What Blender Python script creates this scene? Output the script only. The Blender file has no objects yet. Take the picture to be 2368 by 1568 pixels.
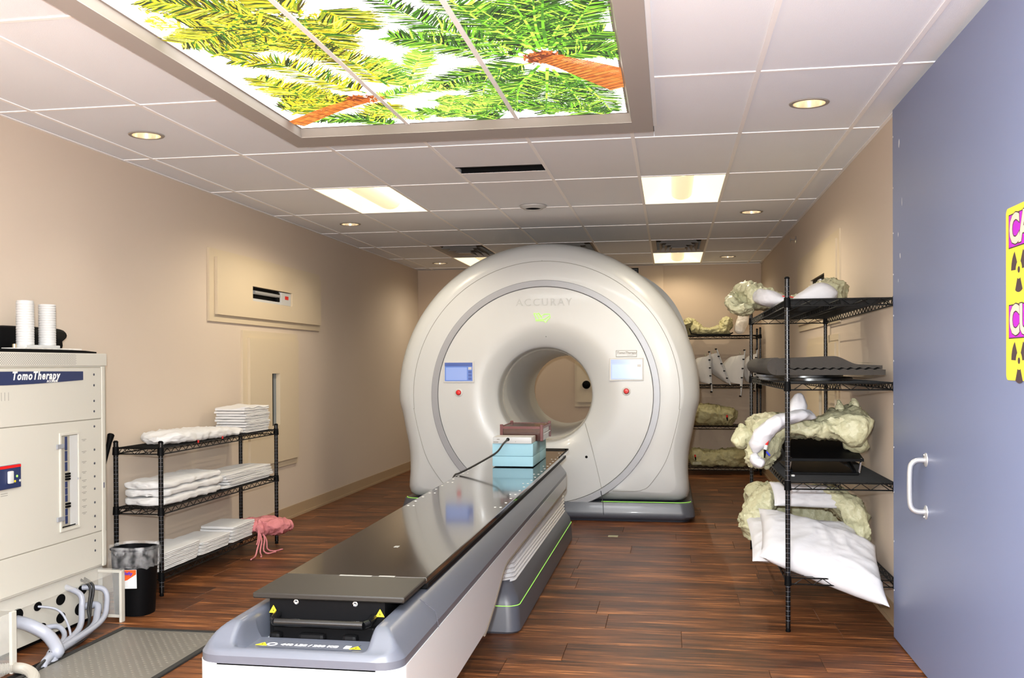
import bpy, bmesh, math, random
from mathutils import Vector, Matrix, noise
random.seed(7)
SC = bpy.context.scene
COL = SC.collection
PI = math.pi

# ---------------------------------------------------------------- camera
FPX, CXP, CYP = 2286.78, 1153.56, 857.51
YAW, PITCH, ROLL = -0.17202, -0.006, -0.005
CAM_H = 1.41
cam_d = bpy.data.cameras.new('camera'); cam = bpy.data.objects.new('camera', cam_d); COL.objects.link(cam)
cam_d.sensor_width = 36.0; cam_d.sensor_fit = 'HORIZONTAL'
cam_d.lens = FPX / 2368 * 36.0
cam_d.shift_x = (1184 - CXP) / 2368
cam_d.shift_y = (CYP - 784) / 2368
cam_d.clip_start = 0.02
_f = Vector((math.sin(YAW) * math.cos(PITCH), math.cos(YAW) * math.cos(PITCH), math.sin(PITCH)))
_r = Vector((math.cos(YAW), -math.sin(YAW), 0)); _u = _r.cross(_f)
_r2 = _r * math.cos(ROLL) + _u * math.sin(ROLL); _u2 = _u * math.cos(ROLL) - _r * math.sin(ROLL)
cam.matrix_world = Matrix(((_r2.x, _u2.x, -_f.x, 0), (_r2.y, _u2.y, -_f.y, 0), (_r2.z, _u2.z, -_f.z, CAM_H), (0, 0, 0, 1)))
SC.camera = cam

# ---------------------------------------------------------------- world, exposure, lamps
wd = bpy.data.worlds.new('world'); SC.world = wd; wd.use_nodes = True
wd.node_tree.nodes['Background'].inputs[0].default_value = (0.9, 0.92, 1.0, 1)
wd.node_tree.nodes['Background'].inputs[1].default_value = 0.05
SC.view_settings.view_transform = 'Standard'; SC.view_settings.look = 'None'
SC.view_settings.exposure = 0.27; SC.view_settings.gamma = 1.0
try: SC.view_settings.use_curve_mapping = False
except Exception: pass
SC.cycles.max_bounces = 7; SC.cycles.diffuse_bounces = 4; SC.cycles.glossy_bounces = 3; SC.cycles.transmission_bounces = 4; SC.cycles.transparent_max_bounces = 10
SC.cycles.caustics_reflective = False; SC.cycles.caustics_refractive = False
SC.cycles.use_adaptive_sampling = True; SC.cycles.adaptive_threshold = 0.03
TROFFER_E = 1.0; TROFFER_C = (1.0, 0.93, 0.60)
SKY_E = 4.0
FLASH_W = 760.0; DOWN_W = 9.0; FILL_W = 130.0; TROFFER_W = 36.0
def lamp(name, kind, loc, power, color=(1, 1, 1), size=0.1, rot=(0, 0, 0), **kw):
    l = bpy.data.lights.new(name, kind); o = bpy.data.objects.new(name, l); COL.objects.link(o)
    o.location = loc; o.rotation_euler = rot; l.energy = power; l.color = color
    if kind == 'AREA':
        l.shape = 'RECTANGLE'; l.size = size; l.size_y = kw.get('size_y', size)
    else:
        l.shadow_soft_size = size
    if kind == 'SPOT':
        l.spot_size = kw.get('angle', 1.9); l.spot_blend = kw.get('blend', 0.6)
    return o
lamp('camera_flash', 'POINT', (-0.05, 0.0, CAM_H + 0.17), FLASH_W, (0.93, 0.98, 1.0), 0.035)
# added fill lamps overhead, out of view, brightening the near end of the room
lamp('added_fill_front', 'AREA', (-0.6, 0.9, 2.68), FILL_W, (0.95, 0.98, 1.0), 1.2, size_y=1.2)
lamp('added_fill_entry', 'AREA', (-2.0, -0.6, 2.68), FILL_W, (0.95, 0.98, 1.0), 1.2, size_y=1.2)

# ---------------------------------------------------------------- materials
MATS = {}
def mat(name, color, rough=0.5, metal=0.0, spec=0.5, bump=None, var=None, emit=None, estr=0.0, trans=0.0, sheen=0.0, coat=0.0):
    if name in MATS: return MATS[name]
    if not emit and 'ceiling' not in name and max(color) > 0.1:
        color = tuple(c*0.80 for c in color); var = (var[0], tuple(c*0.80 for c in var[1])) if var else None
    m = bpy.data.materials.new(name); m.use_nodes = True; nt = m.node_tree; b = nt.nodes['Principled BSDF']
    b.inputs['Base Color'].default_value = (*color, 1); b.inputs['Roughness'].default_value = rough
    b.inputs['Metallic'].default_value = metal; b.inputs['Specular IOR Level'].default_value = spec
    if sheen: b.inputs['Sheen Weight'].default_value = sheen
    if coat: b.inputs['Coat Weight'].default_value = coat; b.inputs['Coat Roughness'].default_value = 0.06
    if emit: b.inputs['Emission Color'].default_value = (*emit, 1); b.inputs['Emission Strength'].default_value = estr
    if trans: b.inputs['Transmission Weight'].default_value = trans
    tc = nt.nodes.new('ShaderNodeTexCoord')
    if bump:
        n = nt.nodes.new('ShaderNodeTexNoise'); n.inputs['Scale'].default_value = bump[0]; n.inputs['Detail'].default_value = 3
        bp = nt.nodes.new('ShaderNodeBump'); bp.inputs['Strength'].default_value = bump[1]; bp.inputs['Distance'].default_value = bump[2] if len(bump) > 2 else 0.01
        nt.links.new(tc.outputs['Object'], n.inputs['Vector']); nt.links.new(n.outputs['Fac'], bp.inputs['Height']); nt.links.new(bp.outputs['Normal'], b.inputs['Normal'])
    if var:
        n = nt.nodes.new('ShaderNodeTexNoise'); n.inputs['Scale'].default_value = var[0]; n.inputs['Detail'].default_value = 4
        r = nt.nodes.new('ShaderNodeMix'); r.data_type = 'RGBA'
        r.inputs['A'].default_value = (*color, 1); r.inputs['B'].default_value = (*var[1], 1)
        nt.links.new(tc.outputs['Object'], n.inputs['Vector']); nt.links.new(n.outputs['Fac'], r.inputs['Factor']); nt.links.new(r.outputs['Result'], b.inputs['Base Color'])
    MATS[name] = m; return m
def s2l(*c): return tuple((v / 255 / 12.92 if v / 255 <= 0.04045 else ((v / 255 + 0.055) / 1.055) ** 2.4) for v in c)

M_wall = mat('painted_wall', s2l(222, 206, 190), 0.75, bump=(220, 0.06, 0.002), var=(0.7, s2l(217, 200, 182)))
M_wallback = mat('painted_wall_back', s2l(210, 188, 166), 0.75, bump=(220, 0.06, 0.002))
M_panel = mat('painted_wall_panel', s2l(219, 202, 175), 0.6, bump=(220, 0.04, 0.002))
M_base = mat('vinyl_baseboard', s2l(186, 160, 128), 0.55)
M_tile = mat('ceiling_tile', s2l(238, 243, 251), 0.9, bump=(260, 0.35, 0.003), var=(3.0, s2l(234, 239, 248)))
M_grid = mat('ceiling_grid_white', s2l(250, 250, 252), 0.45)
M_plenum = mat('dark_plenum', (0.02, 0.02, 0.022), 0.9)
M_frame = mat('frame_taupe_paint', s2l(186, 180, 176), 0.55)
M_lip = mat('frame_lip_white', s2l(170, 163, 156), 0.5)
M_white = mat('machine_white', s2l(203, 207, 211), 0.32, spec=0.5, coat=0.15)
M_whitein = mat('bore_liner_white', s2l(236, 240, 243), 0.35)
M_silver = mat('silver_trim', s2l(160, 163, 171), 0.35, metal=0.15)
M_grey = mat('machine_grey', s2l(84, 88, 99), 0.36, spec=0.5, coat=0.1)
M_greydark = mat('machine_grey_dark', s2l(82, 85, 95), 0.4)
M_seam = mat('panel_seam', s2l(150, 150, 146), 0.8)
M_seamd = mat('panel_seam_dark', s2l(60, 62, 72), 0.8)
M_green = mat('green_light_strip', (0.3, 0.9, 0.1), 0.4, emit=(0.5, 1.0, 0.15), estr=0.45)
M_carbon = mat('carbon_table_top', (0.012, 0.011, 0.010), 0.10, spec=0.9, coat=0.5)
M_carbonm = mat('carbon_end_plate', (0.014, 0.012, 0.010), 0.5, spec=0.3)
M_black = mat('black_plastic', (0.003, 0.003, 0.0035), 0.5, spec=0.06)
M_blackm = mat('black_metal', (0.003, 0.003, 0.0035), 0.25, metal=0.0, spec=0.45)
M_wire = mat('black_wire', (0.003, 0.003, 0.003), 0.5, spec=0.2)
M_chrome = mat('chrome', (0.75, 0.75, 0.76), 0.12, metal=1.0)
M_satin = mat('satin_steel', s2l(222, 224, 228), 0.28, metal=0.55)
M_red = mat('red_button', (0.75, 0.01, 0.01), 0.3)
M_blue = mat('blue_foam', s2l(166, 214, 232), 0.7, bump=(300, 0.2, 0.002))
M_brownac = mat('brown_tinted_acrylic', (0.06, 0.018, 0.014), 0.12, spec=0.7, trans=0.15)
M_redframe = mat('dark_red_frame', (0.13, 0.012, 0.012), 0.35)
M_plwhite = mat('white_plastic', s2l(206, 207, 208), 0.4)
M_cab = mat('cabinet_cream_paint', s2l(206, 203, 194), 0.42)
M_cabline = mat('cabinet_joint', s2l(165, 160, 148), 0.8)
M_navy = mat('navy_sign', s2l(38, 50, 92), 0.4)
M_ltext = mat('white_lettering', s2l(250, 250, 248), 0.5)
M_gtext = mat('grey_lettering', s2l(150, 148, 142), 0.7)
M_etext = mat('embossed_lettering', s2l(195, 199, 202), 0.5)
M_cable = mat('grey_cable', s2l(160, 164, 178), 0.4)
M_cabled = mat('black_cable', (0.012, 0.012, 0.014), 0.4)
M_towel = mat('white_towel', s2l(229, 228, 228), 0.9, bump=(500, 0.5, 0.002), sheen=0.2)
M_pillow = mat('white_pillowcase', s2l(218, 217, 222), 0.85, bump=(35, 0.12, 0.01))
M_bag = mat('beige_vacuum_bag', s2l(206, 204, 172), 0.5, bump=(22, 0.7, 0.02), var=(6, s2l(186, 183, 146)))
M_bagy = mat('yellow_beige_vacuum_bag', s2l(196, 189, 142), 0.55, bump=(22, 0.7, 0.02), var=(6, s2l(186, 178, 132)))
M_pink = mat('pink_cotton', s2l(226, 148, 150), 0.85, bump=(28, 0.5, 0.02), var=(7, s2l(208, 120, 126)))
M_foam = mat('charcoal_foam', s2l(56, 52, 48), 0.95, bump=(400, 0.5, 0.002))
M_mask = mat('white_thermoplastic', s2l(232, 228, 224), 0.45, bump=(500, 0.6, 0.002))
M_steelplate = mat('diamond_steel', s2l(150, 146, 138), 0.42, metal=0.5)
M_rubber = mat('black_rubber', (0.012, 0.012, 0.012), 0.7)
M_door = mat('door_blue_grey_paint', s2l(130, 141, 176), 0.42, spec=0.5, bump=(120, 0.03, 0.002), var=(1.2, s2l(124, 135, 170)))
M_scuff = mat('white_scuff', s2l(214, 214, 220), 0.8)
M_yellow = mat('yellow_sign', s2l(250, 226, 70), 0.5)
M_magenta = mat('magenta_print', s2l(190, 30, 205), 0.5)
M_darkprint = mat('dark_print', s2l(66, 50, 56), 0.5)
M_pinkprint = mat('pale_pink_print', s2l(250, 215, 190), 0.5)
M_yellowtri = mat('yellow_warning', s2l(250, 215, 30), 0.5)
M_orange = mat('orange_print', s2l(245, 95, 30), 0.5)
M_bluep = mat('blue_print', s2l(30, 50, 200), 0.5)
M_brass = mat('warm_reflector', s2l(226, 208, 176), 0.22, metal=0.7)
M_lampw = mat('lamp_glow', (1, 1, 1), 0.5, emit=(1.0, 0.97, 0.92), estr=9.0)
M_troff = mat('troffer_panel_glow', (1, 0.95, 0.8), 0.5, emit=TROFFER_C, estr=TROFFER_E)
M_troffb = mat('troffer_basket_glow', (1, 0.93, 0.75), 0.5, emit=(1.0, 0.84, 0.50), estr=0.62)
M_skyp = mat('backlit_print_sky', (1, 1, 1), 0.4, emit=(1.0, 0.985, 0.94), estr=SKY_E)
M_duct = mat('grey_duct', s2l(150, 140, 128), 0.7)
M_bellows = mat('white_bellows', s2l(232, 233, 236), 0.6)
M_grating = mat('grey_louver', s2l(150, 146, 140), 0.5, metal=0.3)
M_glassgrey = mat('grey_glass_panel', s2l(130, 140, 150), 0.3)
M_beige = mat('beige_machine_plate', s2l(206, 186, 150), 0.5)
M_groove = mat('bore_groove_grey', s2l(168, 163, 152), 0.6)
M_conduit = mat('grey_conduit', s2l(165, 160, 150), 0.5)
M_binw = mat('bin_label_white', s2l(236, 238, 240), 0.5)

def glassy(name, tint, amt, rough=0.08, con=1.8):
    m = bpy.data.materials.new(name); m.use_nodes = True; nt = m.node_tree; nt.nodes.clear()
    o = nt.nodes.new('ShaderNodeOutputMaterial'); mx = nt.nodes.new('ShaderNodeMixShader'); t = nt.nodes.new('ShaderNodeBsdfTransparent')
    p = nt.nodes.new('ShaderNodeBsdfPrincipled'); p.inputs['Base Color'].default_value = (*tint, 1); p.inputs['Roughness'].default_value = rough
    n = nt.nodes.new('ShaderNodeTexNoise'); n.inputs['Scale'].default_value = 24; tc = nt.nodes.new('ShaderNodeTexCoord')
    mr = nt.nodes.new('ShaderNodeMapRange'); mr.inputs['From Min'].default_value = 0.35; mr.inputs['From Max'].default_value = 0.68; mr.inputs['To Min'].default_value = amt * (2.05-con); mr.inputs['To Max'].default_value = amt * con
    nt.links.new(tc.outputs['Object'], n.inputs['Vector']); nt.links.new(n.outputs['Fac'], mr.inputs['Value']); nt.links.new(mr.outputs['Result'], mx.inputs[0])
    nt.links.new(t.outputs[0], mx.inputs[1]); nt.links.new(p.outputs[0], mx.inputs[2]); nt.links.new(mx.outputs[0], o.inputs[0])
    MATS[name] = m; return m
M_acrylic = glassy('clear_acrylic', (0.95, 0.95, 0.92), 0.13, 0.08, 1.15)
M_liner = glassy('clear_bin_liner', (0.92, 0.93, 0.97), 0.12, 0.25)
M_clearpl = glassy('frosted_clear_plastic', (0.95, 0.92, 0.88), 0.55, 0.3, 1.15)

def wood_mat():
    m = bpy.data.materials.new('wood_plank_vinyl'); m.use_nodes = True; nt = m.node_tree; L = nt.links; b = nt.nodes['Principled BSDF']
    tc = nt.nodes.new('ShaderNodeTexCoord'); oi = nt.nodes.new('ShaderNodeObjectInfo')
    geo = nt.nodes.new('ShaderNodeNewGeometry')
    off = nt.nodes.new('ShaderNodeVectorMath'); off.operation = 'ADD'
    cmb = nt.nodes.new('ShaderNodeCombineXYZ'); mul = nt.nodes.new('ShaderNodeMath'); mul.operation = 'MULTIPLY'; mul.inputs[1].default_value = 37.0
    L.new(oi.outputs['Random'], mul.inputs[0]); L.new(mul.outputs[0], cmb.inputs['Z'])
    L.new(geo.outputs['Position'], off.inputs[0]); L.new(cmb.outputs[0], off.inputs[1])
    mp = nt.nodes.new('ShaderNodeMapping'); mp.inputs['Scale'].default_value = (2.0, 44.0, 1.0); L.new(off.outputs[0], mp.inputs[0])
    n1 = nt.nodes.new('ShaderNodeTexNoise'); n1.inputs['Scale'].default_value = 1.6; n1.inputs['Detail'].default_value = 8; n1.inputs['Roughness'].default_value = 0.62; n1.inputs['Distortion'].default_value = 0.5
    L.new(mp.outputs[0], n1.inputs['Vector'])
    mp2 = nt.nodes.new('ShaderNodeMapping'); mp2.inputs['Scale'].default_value = (1.0, 5.0, 1.0); L.new(off.outputs[0], mp2.inputs[0])
    n2 = nt.nodes.new('ShaderNodeTexNoise'); n2.inputs['Scale'].default_value = 1.5; n2.inputs['Detail'].default_value = 4; L.new(mp2.outputs[0], n2.inputs['Vector'])
    ad = nt.nodes.new('ShaderNodeMath'); ad.operation = 'ADD'; L.new(n1.outputs['Fac'], ad.inputs[0])
    m2 = nt.nodes.new('ShaderNodeMath'); m2.operation = 'MULTIPLY'; m2.inputs[1].default_value = 0.60; L.new(n2.outputs['Fac'], m2.inputs[0]); L.new(m2.outputs[0], ad.inputs[1])
    ra = nt.nodes.new('ShaderNodeMath'); ra.operation = 'MULTIPLY_ADD'; ra.inputs[1].default_value = 0.055; L.new(oi.outputs['Random'], ra.inputs[0]); L.new(ad.outputs[0], ra.inputs[2])
    cr = nt.nodes.new('ShaderNodeValToRGB'); e = cr.color_ramp
    e.elements[0].position = 0.52; e.elements[0].color = (*s2l(24, 13, 7), 1)
    e.elements[1].position = 1.12; e.elements[1].color = (*s2l(172, 110, 64), 1)
    for p, c in ((0.70, (62, 34, 17)), (0.84, (98, 56, 29)), (0.95, (126, 76, 41))):
        x = e.elements.new(p); x.color = (*s2l(*c), 1)
    L.new(ra.outputs[0], cr.inputs[0]); L.new(cr.outputs[0], b.inputs['Base Color'])
    b.inputs['Roughness'].default_value = 0.42; b.inputs['Specular IOR Level'].default_value = 0.4
    bp = nt.nodes.new('ShaderNodeBump'); bp.inputs['Strength'].default_value = 0.25; bp.inputs['Distance'].default_value = 0.002
    L.new(n1.outputs['Fac'], bp.inputs['Height']); L.new(bp.outputs['Normal'], b.inputs['Normal'])
    MATS['wood'] = m; return m
M_wood = wood_mat()

# ---------------------------------------------------------------- mesh helpers
WM = {}
class MB:
    def __init__(s): s.v = []; s.f = []
    def add(s, vs, fs):
        o = len(s.v); s.v += [Vector(p) for p in vs]; s.f += [tuple(i + o for i in f) for f in fs]; return s
    def box(s, x0, x1, y0, y1, z0, z1):
        return s.add([(x0,y0,z0),(x1,y0,z0),(x1,y1,z0),(x0,y1,z0),(x0,y0,z1),(x1,y0,z1),(x1,y1,z1),(x0,y1,z1)],
                     [(0,3,2,1),(4,5,6,7),(0,1,5,4),(1,2,6,5),(2,3,7,6),(3,0,4,7)])
    def cbox(s, x0, x1, y0, y1, z0, z1, c=0.003):   # chamfered box
        bm = bmesh.new(); bmesh.ops.create_cube(bm, size=1)
        for v in bm.verts: v.co = Vector(((x0+x1)/2 + v.co.x*(x1-x0), (y0+y1)/2 + v.co.y*(y1-y0), (z0+z1)/2 + v.co.z*(z1-z0)))
        bmesh.ops.bevel(bm, geom=bm.edges[:], offset=c, segments=2, affect='EDGES', profile=0.6)
        return s.bm(bm)
    def bm(s, bm):
        bm.verts.index_update(); s.add([v.co.copy() for v in bm.verts], [[v.index for v in f.verts] for f in bm.faces]); bm.free(); return s
    def tube(s, pts, r, n=6, caps=True, closed=False):
        pts = [Vector(p) for p in pts]; k = len(pts); rs = r if isinstance(r, (list, tuple)) else [r]*k
        up = None; rings = []
        for i, p in enumerate(pts):
            if closed: t = pts[(i+1) % k] - pts[i-1]
            else: t = (pts[min(i+1, k-1)] - pts[max(i-1, 0)])
            t = t.normalized() if t.length > 1e-9 else Vector((0,0,1))
            if up is None: up = t.orthogonal().normalized()
            up = up - t*up.dot(t); up = up.normalized() if up.length > 1e-6 else t.orthogonal().normalized()
            sd = t.cross(up)
            rings.append([p + (up*math.cos(2*PI*j/n) + sd*math.sin(2*PI*j/n))*rs[i] for j in range(n)])
        vs = [v for rg in rings for v in rg]; fs = []
        for i in range(k if closed else k-1):
            a = i*n; b = ((i+1) % k)*n
            for j in range(n): fs.append((a+j, a+(j+1) % n, b+(j+1) % n, b+j))
        if caps and not closed: fs.append(tuple(range(n-1, -1, -1))); fs.append(tuple((k-1)*n + j for j in range(n)))
        return s.add(vs, fs)
    def cyl(s, a, b, r, n=12): return s.tube([a, b], r, n)
    def lathe(s, prof, c, n=24, axis='z', close=False):   # prof [(r,h)]
        c = Vector(c); vs = []; k = len(prof)
        for (r, h) in prof:
            for j in range(n):
                t = 2*PI*j/n; a, b = r*math.cos(t), r*math.sin(t)
                vs.append(c + (Vector((a, b, h)) if axis == 'z' else Vector((a, h, b)) if axis == 'y' else Vector((h, a, b))))
        fs = []
        for i in range(k-1):
            for j in range(n):
                q = (i*n+j, i*n+(j+1) % n, (i+1)*n+(j+1) % n, (i+1)*n+j); fs.append(q if axis != 'y' else q[::-1])
        if close: fs.append(tuple(range(n))); fs.append(tuple((k-1)*n+j for j in range(n)))
        return s.add(vs, fs)
    def prism(s, poly, d):   # poly list of 3d points, d extrusion vector
        d = Vector(d); n = len(poly); vs = [Vector(p) for p in poly] + [Vector(p) + d for p in poly]
        return s.add(vs, [tuple(range(n-1, -1, -1)), tuple(range(n, 2*n))] + [(i, (i+1) % n, (i+1) % n + n, i+n) for i in range(n)])
    def loft(s, rings, closed=True, caps=False):
        n = len(rings[0]); vs = [p for rg in rings for p in rg]; fs = []
        for i in range(len(rings)-1):
            for j in range(n if closed else n-1):
                fs.append((i*n+j, i*n+(j+1) % n, (i+1)*n+(j+1) % n, (i+1)*n+j))
        if caps: fs.append(tuple(range(n-1, -1, -1))); fs.append(tuple((len(rings)-1)*n + j for j in range(n)))
        return s.add(vs, fs)
    def build(s, name, m, parent=None, smooth=None, fix=True):
        me = bpy.data.meshes.new(name); vs = s.v
        lo = [min(v[i] for v in vs) for i in range(3)]; hi = [max(v[i] for v in vs) for i in range(3)]
        org = Vector(((lo[0]+hi[0])/2, (lo[1]+hi[1])/2, lo[2]))
        me.from_pydata([v - org for v in vs], [], s.f); me.update()
        if fix:
            bm = bmesh.new(); bm.from_mesh(me); bmesh.ops.recalc_face_normals(bm, faces=bm.faces[:]); bm.to_mesh(me); bm.free()
        if smooth is not None:
            for p in me.polygons: p.use_smooth = True
            me.set_sharp_from_angle(angle=math.radians(smooth))
        if isinstance(m, (list, tuple)):
            for x in m: me.materials.append(x)
        else: me.materials.append(m)
        o = bpy.data.objects.new(name, me); COL.objects.link(o); attach(o, org, parent); return o
def attach(o, org, parent):
    o.location = org
    w = Matrix.Translation(org)
    if parent is not None:
        o.parent = parent; o.matrix_parent_inverse = WM[parent.name].inverted()
    WM[o.name] = w
def tag(o, label=None, cat=None, group=None, kind=None):
    if label: o['label'] = label
    if cat: o['category'] = cat
    if group: o['group'] = group
    if kind: o['kind'] = kind
    return o
def thing(name, label, cat, loc=(0, 0, 0), group=None):
    o = bpy.data.objects.new(name, None); COL.objects.link(o); o.empty_display_size = 0.05
    o.location = loc; WM[o.name] = Matrix.Translation(Vector(loc)); return tag(o, label, cat, group)
def struct(name, mb, m, label=None, parent=None, smooth=None):
    o = mb.build(name, m, parent, smooth)
    if parent is None: tag(o, label, name.split('_')[0], kind='structure')
    return o
def copy_tree(o, delta, label=None):
    def rec(x, par):
        c = x.copy(); COL.objects.link(c)
        if par is not None:
            c.parent = par; c.matrix_parent_inverse = x.matrix_parent_inverse.copy()
        for ch in [q for q in bpy.data.objects if q.parent == x]: rec(ch, c)
        return c
    c = rec(o, None); c.location = o.location + Vector(delta)
    if label: c['label'] = label
    return c
def text_mesh(name, body, size, origin, xdir, ydir, m, parent, depth=0.0006, shear=0.0, bold=0.0, align='CENTER', space=1.0):
    cu = bpy.data.curves.new(name, 'FONT'); cu.body = body; cu.size = size; cu.align_x = align; cu.align_y = 'CENTER'
    cu.extrude = depth; cu.shear = shear; cu.offset = bold; cu.space_character = space; cu.resolution_u = 3
    t = bpy.data.objects.new(name, cu); COL.objects.link(t)
    dg = bpy.context.evaluated_depsgraph_get(); me = bpy.data.meshes.new_from_object(t.evaluated_get(dg))
    bpy.data.objects.remove(t); bpy.data.curves.remove(cu)
    X = Vector(xdir).normalized(); Y = Vector(ydir).normalized(); Z = X.cross(Y); O = Vector(origin)
    mb = MB(); mb.add([O + X*v.co.x + Y*v.co.y + Z*v.co.z for v in me.vertices], [tuple(p.vertices) for p in me.polygons])
    bpy.data.meshes.remove(me)
    return mb.build(name, m, parent, fix=False)
def fbm(p, s, o=3): return noise.fractal(Vector(p)*s, 1.0, 2.0, o)
def ridge(p, s): return 1.0 - abs(noise.noise(Vector(p)*s))*2.0
def smooth01(t): t = max(0.0, min(1.0, t)); return t*t*(3-2*t)
def catmull(pts, k):
    P = [Vector(p) for p in pts]; out = []
    for i in range(len(P)-1):
        a, b, c, d = P[max(i-1, 0)], P[i], P[i+1], P[min(i+2, len(P)-1)]
        for j in range(k):
            t = j/k; out.append(0.5*((2*b) + (c-a)*t + (2*a-5*b+4*c-d)*t*t + (3*b-a-3*c+d)*t**3))
    out.append(P[-1]); return out
# ================================================================ room shell
XL, XR, YB, YF, ZC = -3.47, 1.18, 13.45, -2.2, 2.734
floor = struct('floor', MB().box(XL-0.1, XR+0.1, YF, YB+0.1, -0.12, -0.006), M_wood, 'dark brown wood-look plank floor')
# planks run across the room, 12 inch rows
joint = {6: 0.56, 5: 0.62, 4: 0.395, 3: 0.80, 1: 0.05, 0: 0.70, 2: -0.35}
plank_mesh = {}
def plank(x0, x1, y0, y1):
    w, l = round(x1-x0, 3), round(y1-y0, 3)
    key = (w, l)
    if key not in plank_mesh:
        g, c = 0.0006, 0.0015; me = bpy.data.meshes.new('plank'); hx, hy = w/2-g, l/2-g
        vs = [(-hx,-hy,0),(hx,-hy,0),(hx,hy,0),(-hx,hy,0),(-hx,-hy,0.0045),(hx,-hy,0.0045),(hx,hy,0.0045),(-hx,hy,0.0045),
              (-hx+c,-hy+c,0.006),(hx-c,-hy+c,0.006),(hx-c,hy-c,0.006),(-hx+c,hy-c,0.006)]
        me.from_pydata(vs, [], [(0,3,2,1),(0,1,5,4),(1,2,6,5),(2,3,7,6),(3,0,4,7),(4,5,9,8),(5,6,10,9),(6,7,11,10),(7,4,8,11),(8,9,10,11)])
        me.materials.append(M_wood); plank_mesh[key] = me
    o = bpy.data.objects.new('plank', plank_mesh[key]); COL.objects.link(o); attach(o, Vector(((x0+x1)/2, (y0+y1)/2, -0.006)), floor)
PW, PLN = 0.3048, 1.2192
for k in range(-6, 29):
    y0 = 4.68 + PW*k
    y1 = min(y0 + PW, YB)
    if y1 - y0 < 0.03: continue
    j0 = joint.get(k, ((k*7919) % 97)/97*PLN)
    x = j0 - PLN*math.ceil((j0-XL)/PLN)
    while x < XR:
        a, b = max(x, XL), min(x+PLN, XR)
        if b - a > 0.02: plank(a, b, y0, y1)
        x += PLN
wl = struct('wall_left', MB().box(XL-0.15, XL, YF, YB+0.15, 0, 2.95), M_wall, 'long beige painted wall with recessed panels on the left')
wr = struct('wall_right', MB().box(XR, XR+0.15, YF, YB+0.15, 0, 2.95), M_wall, 'beige painted wall behind the tall black shelf')
wb = struct('wall_back', MB().box(XL-0.1, XR+0.1, YB, YB+0.15, 0, 2.95).box(XL+0.001, -0.09, YB-0.05, YB, 0, ZC-0.001), M_wallback, 'beige back wall behind the round white machine')
wf = struct('wall_front', MB().box(XL-0.1, XR+0.1, YF-0.15, YF, 0, 2.95), M_wall, 'beige wall at the near end of the room')
bl = struct('baseboard_left', MB().box(XL, XL+0.008, YF, YB-0.05, 0, 0.115).box(XL, XL+0.016, YF, YB-0.05, 0, 0.022), M_base, 'tan vinyl baseboard along the left wall')
br = struct('baseboard_right', MB().box(XR-0.008, XR, YF, YB, 0, 0.115).box(XR-0.016, XR, YF, YB, 0, 0.022), M_base, 'tan vinyl baseboard along the right wall')
bb = struct('baseboard_back', MB().box(-0.09, XR-0.016, YB-0.008, YB, 0, 0.115).box(XL+0.016, -0.09, YB-0.058, YB-0.05, 0, 0.115), M_base, 'tan vinyl baseboard along the back wall')

# ---------------------------------------------------------------- suspended ceiling
ceil_ = struct('ceiling', MB().box(XL-0.1, XR+0.1, YF, YB+0.1, 2.93, 3.0), M_plenum, 'white suspended ceiling of large tiles in a white grid')
GX = [0.39677 + 0.6096*i for i in range(-6, 2)]; GY = [5.85947 + 1.2192*j for j in range(-6, 7)]
FX0, FX1, FY0, FY1 = -2.171, -0.089, 1.6, 5.575      # outline of the picture-light frame
cols = [XL] + GX + [XR]; rows = [YF] + GY + [YB]
rows = sorted(set(rows))
def cell(i, j): return (0.39677+0.6096*i, 5.85947+1.2192*j)
troffers = [(-5, 1), (-1, 1), (-5, 5), (-1, 5)]
diffusers = [(-5, 4), (-3, 4), (-1, 4)]
downl = [(-6, -1), (-6, 2), (-6, 5), (0, -1), (0, 2), (0, 5)]
TZ = ZC + 0.005
def skip(x0, y0):
    for L_ in (troffers, diffusers, [(-3, 0)]):
        for (i, j) in L_:
            cx, cy = cell(i, j)
            if abs(cx-x0) < 0.01 and abs(cy-y0) < 0.01: return True
    return False
def tile(x0, x1, y0, y1, hole=None):
    e = 0.002; x0 += e; x1 -= e; y0 += e; y1 -= e
    if x1-x0 < 0.015 or y1-y0 < 0.015: return
    if hole is None:
        MB().box(x0, x1, y0, y1, TZ, TZ+0.016).build('ceiling_tile', M_tile, ceil_); return
    hx, hy, hr = hole; n = 32; out = []; inn = []
    for k in range(n):
        t = 2*PI*(k+0.5)/n; c, s = math.cos(t), math.sin(t)
        m_ = min(((x1-hx) if c > 0 else (hx-x0))/max(abs(c), 1e-6), ((y1-hy) if s > 0 else (hy-y0))/max(abs(s), 1e-6))
        out.append(Vector((hx+c*m_, hy+s*m_, TZ))); inn.append(Vector((hx+c*hr, hy+s*hr, TZ)))
    mb = MB().loft([out, inn, [p+Vector((0,0,0.016)) for p in inn], [p+Vector((0,0,0.016)) for p in out]])
    for (cx, cy) in ((x0,y0),(x1,y0),(x1,y1),(x0,y1)):      # fill the corners of the square
        k = min(range(n), key=lambda q: (out[q]-Vector((cx,cy,TZ))).length)
        k2 = min((q for q in range(n) if q != k and (out[q].x-out[k].x)*(out[q].y-out[k].y) != 0 and abs(out[q].x-out[k].x) > 1e-4 and abs(out[q].y-out[k].y) > 1e-4), key=lambda q: (out[q]-Vector((cx,cy,TZ))).length)
        mb.add([out[k], out[k2], (cx, cy, TZ)], [(0, 1, 2)])
    mb.build('ceiling_tile', M_tile, ceil_)
LASER = (-1.127, 8.20)
dl_spots = []
for (i, j) in downl:
    x, y = cell(i, j); dl_spots.append((x+0.3048, y+0.6096))
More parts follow.
